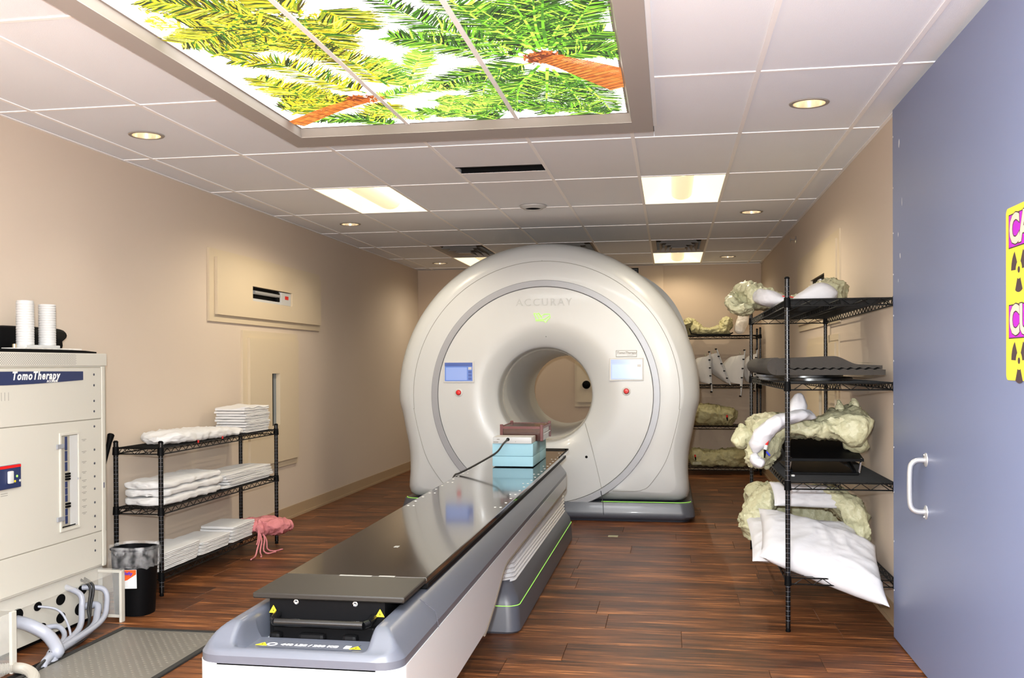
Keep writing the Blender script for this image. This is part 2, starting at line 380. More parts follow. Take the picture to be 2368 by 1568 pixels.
for a in range(len(cols)-1):
    for b in range(len(rows)-1):
        x0, x1, y0, y1 = cols[a], cols[a+1], rows[b], rows[b+1]
        if skip(x0, y0): continue
        pcs = [(x0, x1, y0, y1)]
        if x1 > FX0 and x0 < FX1 and y1 > FY0 and y0 < FY1:
            pcs = []
            if x0 < FX0: pcs.append((x0, FX0, y0, y1)); 
            if x1 > FX1: pcs.append((FX1, x1, y0, y1))
            mx0, mx1 = max(x0, FX0), min(x1, FX1)
            if y1 > FY1: pcs.append((mx0, mx1, FY1, y1))
            if y0 < FY0: pcs.append((mx0, mx1, y0, FY0))
        for p in pcs:
            hole = None
            for (hx, hy) in dl_spots:
                if p[0] < hx < p[1] and p[2] < hy < p[3]: hole = (hx, hy, 0.083)
            if p[0] < LASER[0] < p[1] and p[2] < LASER[1] < p[3]: hole = (LASER[0], LASER[1], 0.055)
            tile(*p, hole=hole)
# grid bars (children of the ceiling), cut where the picture light hangs
def bar(x0, x1, y0, y1): MB().box(x0, x1, y0, y1, ZC, ZC+0.0045).box((x0+x1)/2-0.002 if x1-x0 < 0.05 else x0, (x0+x1)/2+0.002 if x1-x0 < 0.05 else x1, (y0+y1)/2-0.002 if y1-y0 < 0.05 else y0, (y0+y1)/2+0.002 if y1-y0 < 0.05 else y1, ZC+0.0045, ZC+0.035).build('grid_bar', M_grid, ceil_)
for x in GX:
    inside = FX0 < x < FX1
    for (a, b) in (([(YF, FY0), (FY1, YB)]) if inside else [(YF, YB)]): bar(x-0.011, x+0.011, a, b)
for y in GY:
    if y < YF: continue
    xs = [XL] + GX + [XR]
    for a in range(len(xs)-1):
        p, q = xs[a]+(0.011 if a else 0), xs[a+1]-(0.011 if a < len(xs)-2 else 0)
        if FY0 < y < FY1:
            if p < FX0 < q: q = FX0
            elif p < FX1 < q: p = FX1
            elif p >= FX0 and q <= FX1: continue
        bar(p, q, y-0.011, y+0.011)
for (a, b) in ((XL, XL+0.02), (XR-0.02, XR)): MB().box(a, b, YF, YB, ZC-0.001, ZC+0.003).build('wall_angle', M_grid, ceil_)
MB().box(XL, XR, YB-0.02, YB, ZC-0.001, ZC+0.003).build('wall_angle', M_grid, ceil_)

# ---------------------------------------------------------------- picture light with palm print
pl = thing('picture_light', 'large framed ceiling light box printed with palm trees', 'light', (-1.11, 3.55, 2.66))
IX0, IX1, IY0, IY1 = -2.048, -0.212, 1.72, 5.300
ZF = 2.703
fr = MB()
def ring_rect(mb, o, i, zo, zi):
    O = [(o[0],o[2],zo),(o[1],o[2],zo),(o[1],o[3],zo),(o[0],o[3],zo)]; I = [(i[0],i[2],zi),(i[1],i[2],zi),(i[1],i[3],zi),(i[0],i[3],zi)]
    mb.loft([[Vector(p) for p in O], [Vector(p) for p in I]])
OUT = (FX0, FX1, FY0, FY1); INN = (IX0, IX1, IY0, IY1+0.005)
INB = (-2.058, -0.20, 1.70, 5.345)
MB().box(FX0, INB[0], FY0, FY1, ZF, ZC+0.03).box(INB[1], FX1, FY0, FY1, ZF, ZC+0.03).box(INB[0], INB[1], INB[3], FY1, ZF, ZC+0.03).box(INB[0], INB[1], FY0, INB[2], ZF, ZC+0.03).build('frame', M_frame, pl)
lp = MB(); ring_rect(lp, INB, INN, ZF+0.002, 2.745); ring_rect(lp, INN, (INN[0]+0.012, INN[1]-0.012, INN[2]+0.012, INN[3]-0.012), 2.745, 2.7455); lp.build('inner_lip', M_lip, pl)
fl = MB().box(FX1, FX1+0.02, FY0, FY1-0.02, ZC-0.004, ZC); fl.build('flange', M_grid, pl)
seams = [IX0, -1.425, -0.815, IX1]
panels = []
for k in range(3):
    panels.append(MB().box(seams[k]+0.003, seams[k+1]-0.003, IY0+0.003, IY1-0.003, 2.747, 2.752).build('light_panel', M_skyp, pl))
for k in (1, 2):
    MB().box(seams[k]-0.011, seams[k]+0.011, IY0, IY1, 2.738, 2.7465).build('divider_bar', M_grid, pl)
# print: fronds, trunks and foliage clipped to each panel
def clip(poly, x0, x1, y0, y1):
    for ax, lim, sg in ((0, x0, 1), (0, x1, -1), (1, y0, 1), (1, y1, -1)):
        out = []
        for i in range(len(poly)):
            a, b = poly[i-1], poly[i]; da, db = (a[ax]-lim)*sg, (b[ax]-lim)*sg
            if (da >= 0) != (db >= 0):
                t = da/(da-db); out.append((a[0]+(b[0]-a[0])*t, a[1]+(b[1]-a[1])*t))
            if db >= 0: out.append(b)
        poly = out
        if len(poly) < 3: return None
    return poly
inks = []
def ink(poly, col, layer): inks.append((poly, col, layer))
rg = random.Random(11)
GREENS = [(0.006, 0.022, 0.004), (0.02, 0.07, 0.008), (0.05, 0.17, 0.012), (0.16, 0.42, 0.02), (0.40, 0.68, 0.06), (0.004, 0.014, 0.004), (0.03, 0.09, 0.012)]
YELLOWS = [(0.75, 0.52, 0.01), (0.95, 0.75, 0.04), (0.42, 0.34, 0.01), (0.06, 0.045, 0.004), (0.20, 0.26, 0.012), (0.85, 0.80, 0.10), (0.02, 0.03, 0.004)]
def frond(pts, width, pal, n=64, lay=2, rach=0.009, droop=0.6):
    c = [Vector((p[0], p[1], 0)) for p in catmull([(p[0], p[1], 0) for p in pts], 14)]
    L = len(c)
    for i in range(L-1):
        t = i/(L-1); d = (c[i+1]-c[i]).normalized(); nrm = Vector((-d.y, d.x, 0)); w = rach*(1-0.8*t)
        w2 = rach*(1-0.8*(i+1)/(L-1))
        ink([tuple((c[i]+nrm*w)[:2]), tuple((c[i+1]+nrm*w2)[:2]), tuple((c[i+1]-nrm*w2)[:2]), tuple((c[i]-nrm*w)[:2])], rg.choice(pal[2:5]), lay+0.5)
    for k in range(n):
        t = 0.10 + 0.88*k/n; q = t*(L-1); i = min(int(q), L-2); p = c[i].lerp(c[i+1], q-i); d = (c[i+1]-c[i]).normalized(); nrm = Vector((-d.y, d.x, 0))
        for sg in (1, -1):
            if rg.random() < 0.06: continue
            ln = width*(0.45+0.75*math.sin(PI*min(1, 0.15+t*0.85)))*rg.uniform(0.75, 1.15)
            dv = (nrm*sg*rg.uniform(0.75, 1.0) + d*rg.uniform(0.35, 0.85)).normalized()
            tip = p + dv*ln + Vector((rg.uniform(-1, 1), rg.uniform(-1, 1), 0))*ln*0.10
            hw = rg.uniform(0.0026, 0.0062); pn = Vector((-dv.y, dv.x, 0)); mid = p + dv*ln*0.45
            ink([tuple((p-pn*hw*0.6)[:2]), tuple((mid-pn*hw)[:2]), tuple(tip[:2]), tuple((mid+pn*hw)[:2]), tuple((p+pn*hw*0.6)[:2])], rg.choice(pal), lay + rg.random()*0.4)
def tuft(cx, cy, rx, ry, n, pal, s=0.03, lay=1):
    for _ in range(n):
        a = rg.uniform(0, 2*PI); r = math.sqrt(rg.random()); x, y = cx+rx*r*math.cos(a), cy+ry*r*math.sin(a)
        th = rg.uniform(0, 2*PI); l = s*rg.uniform(0.6, 1.6); w = l*rg.uniform(0.12, 0.35); dx, dy = math.cos(th), math.sin(th)
        ink([(x-dx*l, y-dy*l), (x+dy*w, y-dx*w), (x+dx*l, y+dy*l), (x-dy*w, y+dx*w)], rg.choice(pal), lay + rg.random()*0.4)
def trunk(pts, w0, w1, cols_, lay=3):
    c = catmull([(p[0], p[1], 0) for p in pts], 12); L = len(c)
    for i in range(L-1):
        d = (c[i+1]-c[i]).normalized(); nrm = Vector((-d.y, d.x, 0)); t = i/(L-1); a = w0+(w1-w0)*t; b = w0+(w1-w0)*(i+1)/(L-1)
        m_ = 6
        for k in range(m_):
            u0, u1 = -1+2*k/m_, -1+2*(k+1)/m_; col = rg.choice(cols_)
            ink([tuple((c[i]+nrm*a*u0)[:2]), tuple((c[i+1]+nrm*b*u0)[:2]), tuple((c[i+1]+nrm*b*u1)[:2]), tuple((c[i]+nrm*a*u1)[:2])], col, lay)
        if i % 2 == 0:
            q = c[i]; e = d*0.004
            ink([tuple((q+nrm*a-e)[:2]), tuple((q+nrm*a+e)[:2]), tuple((q-nrm*a*0.3+e*3)[:2]), tuple((q-nrm*a*0.3+e*2)[:2])], (0.10, 0.02, 0.005), lay+0.3)
BR = [(0.42, 0.11, 0.015), (0.50, 0.14, 0.02), (0.36, 0.09, 0.012), (0.55, 0.18, 0.03)]
for f_ in ([(-0.55,4.2),(-0.7,3.84),(-0.79,3.54),(-0.9,3.2)], [(-0.54,4.17),(-0.55,3.82),(-0.59,3.41)], [(-0.51,4.15),(-0.48,3.78),(-0.41,3.3)], [(-0.49,4.15),(-0.37,3.9),(-0.28,3.64)],
           [(-0.58,4.25),(-0.75,4.01),(-0.92,3.8),(-1.06,3.44)], [(-0.58,4.28),(-0.84,4.11),(-0.99,3.97),(-1.12,3.89)], [(-0.6,4.34),(-0.87,4.45),(-1.12,4.62)],
           [(-0.57,4.38),(-0.77,4.8),(-0.98,5.24)], [(-0.54,4.42),(-0.59,4.8),(-0.65,5.25)], [(-0.52,4.45),(-0.47,4.82),(-0.44,5.2)], [(-0.48,4.3),(-0.34,4.22),(-0.22,4.25)], [(-0.5,4.2),(-0.36,4.05),(-0.26,3.98)]):
    frond(f_, 0.15, GREENS, 190)
for f_ in ([(-0.6,3.2),(-0.45,3.0),(-0.3,2.6)], [(-0.6,3.0),(-0.9,2.8),(-1.2,2.5)], [(-0.7,2.6),(-0.5,2.3),(-0.3,2.1)], [(-1.3,2.6),(-1.6,2.3),(-1.9,2.2)]):
    frond(f_, 0.16, GREENS, 150)
ink([(-0.54+0.07*math.cos(2*PI*k/14), 4.27+0.085*math.sin(2*PI*k/14)) for k in range(14)], (0.05, 0.012, 0.004), 3.3)
tuft(-0.54, 4.28, 0.085, 0.10, 150, [(0.30, 0.05, 0.01), (0.45, 0.10, 0.02), (0.12, 0.02, 0.005), (0.55, 0.16, 0.03)], 0.022, 3.4)
trunk([(-0.53,4.28),(-0.42,4.40),(-0.30,4.56),(-0.16,4.76)], 0.05, 0.15, BR, 4)
trunk([(-2.04,5.20),(-1.72,4.92),(-1.50,4.78)], 0.06, 0.045, BR, 4)
tuft(-1.50, 4.76, 0.10, 0.06, 120, [(0.40, 0.08, 0.012), (0.50, 0.13, 0.02), (0.16, 0.03, 0.006)], 0.03, 4.4)
MIX = GREENS[:3] + YELLOWS
for f_ in ([(-1.25,4.62),(-1.11,4.28),(-1.04,4.1)], [(-1.25,4.62),(-1.26,4.38),(-1.25,4.16)], [(-1.47,4.79),(-1.2,4.66),(-0.9,4.66)], [(-1.5,4.87),(-1.46,5.05),(-1.3,5.21)], [(-1.1,5.2),(-0.98,5.0),(-0.9,4.85)], [(-1.2,5.22),(-1.1,4.95),(-1.05,4.8)]):
    frond(f_, 0.10, [(0.12,0.34,0.03),(0.30,0.62,0.05),(0.55,0.80,0.10),(0.05,0.16,0.02),(0.7,0.75,0.08)], 170)
for f_ in ([(-1.32,4.58),(-1.36,4.23),(-1.48,3.96)], [(-1.73,4.87),(-1.81,4.6),(-1.89,4.33)], [(-1.46,4.67),(-1.58,4.46),(-1.7,4.16),(-1.89,4.06)], [(-1.6,4.95),(-1.75,4.7),(-1.8,4.5)],
           [(-1.58,3.83),(-1.65,3.66),(-1.89,3.77)], [(-1.52,3.69),(-1.5,3.9),(-1.45,4.09)], [(-1.54,3.58),(-1.7,3.46),(-1.89,3.33)], [(-1.37,3.57),(-1.44,3.42),(-1.49,3.17)], [(-1.29,3.54),(-1.24,3.64),(-1.2,3.78)],
           [(-1.59,3.53),(-1.8,3.74),(-1.99,3.81)], [(-1.5,3.5),(-1.62,3.75),(-1.65,3.95)], [(-1.45,3.6),(-1.38,3.8),(-1.36,4.0)]):
    frond(f_, 0.16, MIX, 190)
tuft(-1.80, 3.62, 0.20, 0.30, 480, YELLOWS[:3]+[(0.9,0.85,0.2)], 0.022, 0.6)
tuft(-1.52, 3.62, 0.20, 0.26, 420, YELLOWS, 0.026, 0.8)
tuft(-1.78, 4.66, 0.16, 0.22, 380, YELLOWS[:3]+[(0.6,0.6,0.05)], 0.018, 0.6)
tuft(-1.62, 3.0, 0.32, 0.4, 500, YELLOWS, 0.03, 0.6)
tuft(-1.3, 5.12, 0.30, 0.10, 160, [(0.30,0.62,0.05),(0.7,0.7,0.08),(0.05,0.16,0.02)], 0.03, 0.9)
for f_ in ([(-0.3,5.35),(-0.5,5.15),(-0.75,5.05)], [(-0.9,5.35),(-1.05,5.15),(-1.3,5.05)], [(-1.5,5.35),(-1.65,5.15),(-1.9,5.12)], [(-1.2,4.85),(-0.95,4.95),(-0.75,5.12)], [(-0.62,4.5),(-0.72,4.75),(-0.78,5.1)], [(-0.66,4.36),(-0.85,4.6),(-0.92,4.9)], [(-0.45,4.5),(-0.36,4.9),(-0.30,5.25)], [(-0.56,4.2),(-0.62,3.9),(-0.72,3.6)], [(-0.5,4.18),(-0.45,3.95),(-0.36,3.7)], [(-0.52,4.16),(-0.52,3.9),(-0.48,3.5)]):
    frond(f_, 0.14, GREENS, 170)
for f_ in ([(-1.7,3.95),(-1.55,3.8),(-1.35,3.7)], [(-1.95,4.0),(-1.75,3.9),(-1.5,3.85)], [(-1.9,3.5),(-1.7,3.62),(-1.5,3.7)], [(-1.95,4.75),(-1.75,4.72),(-1.55,4.78)], [(-1.98,5.0),(-1.8,4.85),(-1.6,4.75)], [(-2.0,4.9),(-1.85,4.8),(-1.7,4.62)], [(-1.6,5.2),(-1.5,5.0),(-1.4,4.9)]):
    frond(f_, 0.13, MIX, 170)
m_print = bpy.data.materials.new('backlit_print_ink'); m_print.use_nodes = True
_nt = m_print.node_tree; _b = _nt.nodes['Principled BSDF']; _a = _nt.nodes.new('ShaderNodeAttribute'); _a.attribute_name = 'ink'
_nt.links.new(_a.outputs['Color'], _b.inputs['Emission Color']); _b.inputs['Emission Strength'].default_value = 1.8; _b.inputs['Base Color'].default_value = (0.02, 0.02, 0.02, 1)
inks.sort(key=lambda t: t[2])
for k in range(3):
    mb = MB(); fcol = []
    for q, (poly, col, lay) in enumerate(inks):
        c = clip(poly, seams[k]+0.004, seams[k+1]-0.004, IY0+0.004, IY1-0.004)
        if not c: continue
        z = 2.7468 - 0.0035*q/len(inks)
        mb.add([(p[0], p[1], z) for p in c], [tuple(range(len(c)))]); fcol.append(col)
    o = mb.build('palm_print', m_print, panels[k], fix=False)
    at = o.data.attributes.new('ink', 'FLOAT_COLOR', 'FACE')
    for i_, c_ in enumerate(fcol): at.data[i_].color = (*c_, 1)

# ---------------------------------------------------------------- troffers, downlights, diffusers, slot vent, ceiling port
tl = {(-5, 1): 'cream-glowing recessed ceiling light over the left side, nearer one', (-1, 1): 'cream-glowing recessed ceiling light over the right side, nearer one',
      (-5, 5): 'far left recessed ceiling light half hidden behind the round machine', (-1, 5): 'far right recessed ceiling light by the back wall'}
for (i, j) in troffers:
    x0, y0 = cell(i, j); x1, y1 = x0+0.6096, y0+1.2192; x0 += 0.012; x1 -= 0.012; y0 += 0.012; y1 -= 0.012; cx = (x0+x1)/2
    t = thing('recessed_troffer', tl[(i, j)], 'light', (cx, (y0+y1)/2, ZC), 'recessed fluorescent troffers')
    n = 14; rings = []
    for k in range(n+1):        # curved reflector, concave towards the basket
        u = -1 + 2*k/n; z = ZC + 0.004 + 0.09*(1-abs(u)**2.2); rings.append([Vector((cx+u*(x1-x0)/2, y0, z)), Vector((cx+u*(x1-x0)/2, y1, z))])
    rf = MB().loft(rings, closed=False); rf.build('reflector', M_troff, t, smooth=40, fix=False)
    for y in (y0, y1): MB().add([r_[0 if y == y0 else 1] for r_ in rings], [tuple(range(n+1))]).build('end_plate', M_troffb, t, fix=False)
    for q_ in (0.3, 0.9): lamp('troffer_lamp', 'SPOT', (cx, y0+q_, ZC-0.012), TROFFER_W*(1.0 if j < 3 else 0.5), (1.0, 0.86, 0.64), 0.0, (0, 0, 0), angle=2.8, blend=0.5)
    bw = 0.085; bs = []
    for k in range(11):
        a = PI*k/10; bs.append([Vector((cx+bw*math.cos(a), y, ZC+0.055-0.055*math.sin(a))) for y in (y0+0.01, y1-0.22, y1-0.14, y1-0.09)])
    for q in bs: q[2].z += 0.004; q[3].z += 0.05; q[3].x = cx+(q[3].x-cx)*0.5
    MB().loft(bs, closed=False).build('lamp_basket', M_troffb, t, smooth=50, fix=False)
dlab = ['first round downlight at the left of the ceiling, nearest the camera', 'second round downlight along the left of the ceiling', 'third round downlight along the left, farthest away',
        'first round downlight at the right of the ceiling, nearest the camera', 'second round downlight along the right of the ceiling', 'third round downlight along the right, by the back wall']
for (x, y), lb in zip(dl_spots, dlab):
    t = thing('downlight', lb, 'light', (x, y, ZC), 'round recessed downlights')
    MB().lathe([(0.080, -0.0), (0.097, 0.0), (0.100, 0.004), (0.097, 0.0055), (0.080, 0.005)], (x, y, ZC-0.001), 36).build('trim_ring', M_lip, t, smooth=40)
    MB().lathe([(0.081, 0.0), (0.078, 0.03), (0.072, 0.06)], (x, y, ZC), 36).build('reflector_cone', M_brass, t, smooth=60)
    MB().lathe([(0.072, 0.0), (0.073, 0.004), (0.0005, 0.004)], (x, y, ZC+0.058), 24).build('lamp_lens', M_lampw, t)
    lamp('downlight_lamp', 'SPOT', (x, y, ZC+0.02), DOWN_W, (1.0, 0.90, 0.75), 0.0, (0, 0, 0), angle=1.6, blend=0.8)
dfl = ['far left ceiling air diffuser beside a lit troffer', 'middle ceiling air diffuser above the round machine', 'far right ceiling air diffuser in front of the last troffer']
for (i, j), lb in zip(diffusers, dfl):
    x0, y0 = cell(i, j); x1, y1 = x0+0.6096, y0+1.2192; x0 += 0.011; x1 -= 0.011; y0 += 0.011; y1 -= 0.011; cx = (x0+x1)/2; cy = (y0+y1)/2
    t = thing('air_diffuser', lb, 'vent', (cx, cy, ZC-0.04), 'stepped ceiling air diffusers')
    b = MB(); ring_rect(b, (x0, x1, y0, y1), (x0, x1, y0, y1), ZC+0.002, ZC+0.17); b.add([(x0,y0,ZC+0.17),(x1,y0,ZC+0.17),(x1,y1,ZC+0.17),(x0,y1,ZC+0.17)], [(0,1,2,3)]); b.build('duct_box', M_duct, t)
    f = MB(); ring_rect(f, (x0, x1, y0, y1), (x0+0.05, x1-0.05, y0+0.06, y1-0.06), ZC+0.002, ZC+0.03); f.build('outer_cone', M_frame, t)
    for k, (s_, zz) in enumerate(((0.085, 0.0), (0.14, -0.012), (0.195, -0.022))):
        f = MB(); ring_rect(f, (x0+s_, x1-s_, y0+s_*2, y1-s_*2), (x0+s_+0.03, x1-s_-0.03, y0+s_*2+0.05, y1-s_*2-0.05), ZC+zz-0.01, ZC+zz+0.03); f.build('louver_ring', M_frame, t)
    MB().cbox(cx-0.07, cx+0.07, cy-0.12, cy+0.12, ZC-0.03, ZC-0.024, 0.002).build('center_plate', M_frame, t)
# slot vent in one tile
sx0, sy0 = cell(-3, 0); sx1, sy1 = sx0+0.6096, sy0+1.2192
sv = thing('slot_vent', 'black open slot across one ceiling tile', 'vent', ((sx0+sx1)/2, 6.6, ZC))
MB().box(sx0+0.011, sx1-0.011, sy0+0.011, 6.515, TZ-0.002, TZ+0.014).build('front_tile', M_tile, sv)
MB().box(sx0+0.011, sx1-0.011, 6.715, sy1-0.011, TZ-0.002, TZ+0.014).build('rear_tile', M_tile, sv)
v = MB().box(sx0+0.011, sx1-0.011, 6.505, 6.515, ZC, ZC+0.14).box(sx0+0.011, sx1-0.011, 6.705, 6.715, ZC, ZC+0.14).box(sx0+0.011, sx1-0.011, 6.5, 6.715, ZC+0.135, ZC+0.14)
v.build('slot_box', M_black, sv)
MB().box(sx0+0.011, sx1-0.011, 6.705, 6.73, ZC-0.002, ZC+0.004).build('slot_lip', M_grid, sv)
cp = thing('ceiling_port', 'small round white ceiling port with a dark opening', 'ceiling port', (LASER[0], LASER[1], ZC-0.012))
MB().lathe([(0.066, -0.018), (0.070, -0.024), (0.080, -0.024), (0.090, -0.016), (0.112, -0.006), (0.114, 0.002)], (LASER[0], LASER[1], ZC), 36).build('rim', M_plwhite, cp, smooth=40)
MB().lathe([(0.066, -0.018), (0.054, 0.0), (0.054, 0.06), (0.0005, 0.06)], (LASER[0], LASER[1], ZC), 24).build('cavity', M_black, cp)

# ---------------------------------------------------------------- wall panels (recessed access plates)
def wall_panel(name, label, y0, y1, z0, z1, hole, hm, side=1):
    x = XL if side == 1 else XR; s_ = side
    t = thing(name, label, 'wall panel', (x, (y0+y1)/2, z0))
    def fr4(mb, oy0, oy1, oz0, oz1, iy0, iy1, iz0, iz1, xa, xb):
        xa, xb = sorted((xa, xb))
        mb.box(xa, xb, oy0, iy0, oz0, oz1); mb.box(xa, xb, iy1, oy1, oz0, oz1); mb.box(xa, xb, iy0, iy1, oz0, iz0); mb.box(xa, xb, iy0, iy1, iz1, oz1)
    h = hole; e = 0.09
    m1 = MB(); fr4(m1, y0, y1, z0, z1, h[0], h[1], h[2], h[3], x, x+s_*(0.018 if s_ > 0 else 0.011)); m1.build('back_board', M_panel, t)
    m2 = MB(); fr4(m2, y0+e, y1-0.03, z0+0.055, z1-0.06, h[0], h[1], h[2], h[3], x+s_*(0.018 if s_ > 0 else 0.011), x+s_*(0.042 if s_ > 0 else 0.024)); m2.build('face_board', M_panel, t)
    xi = x+s_*0.004
    MB().box(min(x, xi), max(x, xi), h[0], h[1], h[2], h[3]).build('recess_backing', hm, t)
    return t
k_ = 3.47/3.41
def zz(z): return 1.41+(z-1.41)*k_
lp1 = wall_panel('laser_panel', 'upper wide tan wall panel with a lit instrument slot', 6.91*k_, 9.27*k_, zz(1.75), zz(2.30), (7.64*k_, 8.50*k_, zz(1.945), zz(2.065)), M_black)
yA, yB = 7.64*k_, 8.50*k_
MB().cyl((XL+0.022, yA+0.06, zz(2.02)), (XL+0.022, yB-0.28, zz(2.02)), 0.016).build('laser_tube', M_satin, lp1)
MB().cbox(XL+0.006, XL+0.03, yB-0.24, yB-0.01, zz(1.947), zz(2.06), 0.004).build('sensor_housing', M_plwhite, lp1)
MB().box(XL+0.006, XL+0.03, yA, yB-0.24, zz(1.946), zz(1.968)).build('tray', M_plwhite, lp1)
MB().box(XL+0.0301, XL+0.0315, yB-0.15, yB-0.07, zz(2.00), zz(2.03)).build('red_label', M_red, lp1)
MB().cbox(XL+0.006, XL+0.03, yB-0.33, yB-0.27, zz(1.97), zz(2.05), 0.004).build('bracket', M_black, lp1)
lp2 = wall_panel('laser_panel', 'lower upright tan wall panel with a narrow vertical slot', 7.49*k_, 8.67*k_, zz(0.52), zz(1.70), (8.03*k_, 8.20*k_, zz(0.895), zz(1.345)), M_glassgrey)
MB().box(XL+0.005, XL+0.04, 8.03*k_, 8.055*k_, zz(0.895), zz(1.345)).build('slot_edge', M_black, lp2)
lp3 = wall_panel('laser_panel', 'tan wall panel on the right wall above the shelf', 7.25, 9.5, 1.70, 2.36, (7.86, 8.62, 2.00, 2.10), M_black, -1)
MB().box(XR-0.018, XR-0.006, 7.90, 8.58, 2.012, 2.035).build('steel_rail', M_chrome, lp3)
MB().box(XR-0.019, XR-0.006, 8.12, 8.24, 1.99, 2.075).build('sensor', M_satin, lp3)
lp4 = wall_panel('laser_panel', 'lower tan wall panel on the right wall behind the shelf', 7.30, 8.9, 0.45, 1.62, (8.0, 8.15, 0.9, 1.3), M_black, -1)
# panel on the back wall, seen through the bore
bp_ = thing('laser_panel', 'tan panel on the back wall seen through the bore, with a black eyepiece', 'wall panel', (-0.9, YB-0.05, 0.84))
MB().box(-1.28, -0.5, YB-0.065, YB-0.05, 0.84, 1.45).build('back_board', M_panel, bp_)
MB().box(-1.25, -0.53, YB-0.085, YB-0.065, 0.90, 1.42).build('face_board', M_panel, bp_)
MB().lathe([(0.001, -0.05), (0.03, -0.048), (0.05, -0.03), (0.056, 0.0)], (-1.123, YB-0.085, 1.135), 20, 'y').build('eyepiece', M_black, bp_, smooth=50)
sp = thing('sprinkler_head', 'small chrome sprinkler head high on the right wall', 'sprinkler', (XR-0.04, 9.75, 2.56))
MB().lathe([(0.001, 0.0), (0.035, 0.0), (0.035, -0.006), (0.012, -0.01)], (XR, 9.75, 2.585), 16, 'x').build('escutcheon', M_chrome, sp)
MB().cyl((XR, 9.75, 2.585), (XR-0.05, 9.75, 2.585), 0.008).build('stem', M_chrome, sp)
MB().lathe([(0.001, 0), (0.025, 0.0), (0.025, 0.003), (0.001, 0.004)], (XR-0.055, 9.75, 2.583), 12, 'x').build('deflector', M_chrome, sp)
bv = thing('wall_vent', 'small black vent high on the back wall behind the machine', 'vent', (-0.49, YB-0.05, 2.62))
MB().box(-0.58, -0.42, YB-0.056, YB-0.05, 2.60, 2.70).build('frame', M_black, bv)
for k in range(4): MB().box(-0.57, -0.43, YB-0.064, YB-0.056, 2.608+k*0.022, 2.618+k*0.022).build('slat', M_greydark, bv)
# ================================================================ gantry
GC, GZ, GYF = -1.138, 1.132, 8.92
RO = 1.397
hwt = [(0.17, 1.315), (0.24, 1.308), (0.32, 1.295), (0.45, 1.288), (0.57, 1.292), (0.68, 1.305), (0.78, 1.33), (0.92, 1.355), (1.03, 1.37)]
def hw(z):
    for (a, p), (b, q) in zip(hwt, hwt[1:]):
        if a <= z <= b: return p + (q-p)*(z-a)/(b-a)
    return hwt[0][1]
NG = 192
def r_out(th):
    c, s = math.cos(th), math.sin(th)
    if s >= -0.08: return RO
    lo, hi = 0.5, 2.2      # distance to the side curve or to the bottom edge
    for _ in range(40):
        m_ = (lo+hi)/2; x, z = abs(m_*c), GZ+m_*s
        ok = z > 0.172 and x < (hw(z) if z < 1.03 else RO)
        if ok: lo = m_
        else: hi = m_
    return lo
TH = [2*PI*k/NG for k in range(NG)]; RT = [max(r_out(t), 1.052) for t in TH]
for _ in range(2): RT = [(RT[k-1]+2*RT[k]+RT[(k+1) % NG])/4 for k in range(NG)]
def gring(fr_, y): return [Vector((GC+fr_(k)*math.cos(TH[k]), y, GZ+fr_(k)*math.sin(TH[k]))) for k in range(NG)]
gan = thing('treatment_gantry', 'big round white radiotherapy machine with an open bore and grey base', 'medical machine', (GC, 9.9, 0))
st = [gring(lambda k: 1.046, GYF+0.006)]
for ins, dy in ((0.15, 0.0), (0.135, 0.002), (0.10, 0.012), (0.065, 0.033), (0.035, 0.065), (0.015, 0.105), (0.004, 0.15), (0.0, 0.20)):
    st.append(gring(lambda k: max(1.048+0.001*(0.15-ins), RT[k]-ins), GYF+dy))
st.append(gring(lambda k: RT[k], GYF+0.62)); st.append(gring(lambda k: RT[k]-0.04, GYF+0.70)); st.append(gring(lambda k: RT[k]-0.30, GYF+0.72))
MB().loft(st).build('outer_shell', M_white, gan, smooth=35)
# rear housing: boxier body behind the front ring
def rear(fr_, y):
    out = []
    for t in TH:
        c, s = math.cos(t), math.sin(t); n = 2.9
        d = (abs(c)**n + abs(s)**n)**(-1/n); out.append(Vector((GC+fr_*1.345*d*c, y, max(0.15, GZ+fr_*1.27*d*s))))
    return out
MB().loft([rear(0.80, GYF+0.70), rear(0.97, GYF+0.705), rear(1.0, GYF+0.75), rear(1.0, 10.75), rear(0.97, 10.88), rear(0.9, 10.95), rear(0.36, 11.0)]).build('rear_housing', M_white, gan, smooth=40)
# face disc and funnel
st = [gring(lambda k: 0.986, GYF+0.012), gring(lambda k: 0.982, GYF+0.0), gring(lambda k: 0.80, GYF), gring(lambda k: 0.72, GYF)]
for q in range(1, 13):
    a = q/12; st.append(gring(lambda k: 0.72-0.275*a, GYF+0.085*a**2.4))
st += [gring(lambda k: 0.437, GYF+0.10), gring(lambda k: 0.433, GYF+0.17)]
face = MB().loft(st).build('face_disc', M_white, gan, smooth=35)
st = [gring(lambda k: 0.433, GYF+0.17), gring(lambda k: 0.428, GYF+0.28)]
MB().loft(st).build('bore_collar', M_white, gan, smooth=40)
st = [gring(lambda k: 0.428, GYF+0.28), gring(lambda k: 0.438, GYF+0.283), gring(lambda k: 0.438, GYF+0.297), gring(lambda k: 0.416, GYF+0.30)]
MB().loft(st).build('bore_groove', M_groove, gan, smooth=20)
st = [gring(lambda k: 0.416, GYF+0.30), gring(lambda k: 0.396, 10.2), gring(lambda k: 0.378, 11.08), gring(lambda k: 0.40, 11.12), gring(lambda k: 0.5, 11.0)]
MB().loft(st).build('bore_liner', M_whitein, gan, smooth=40)
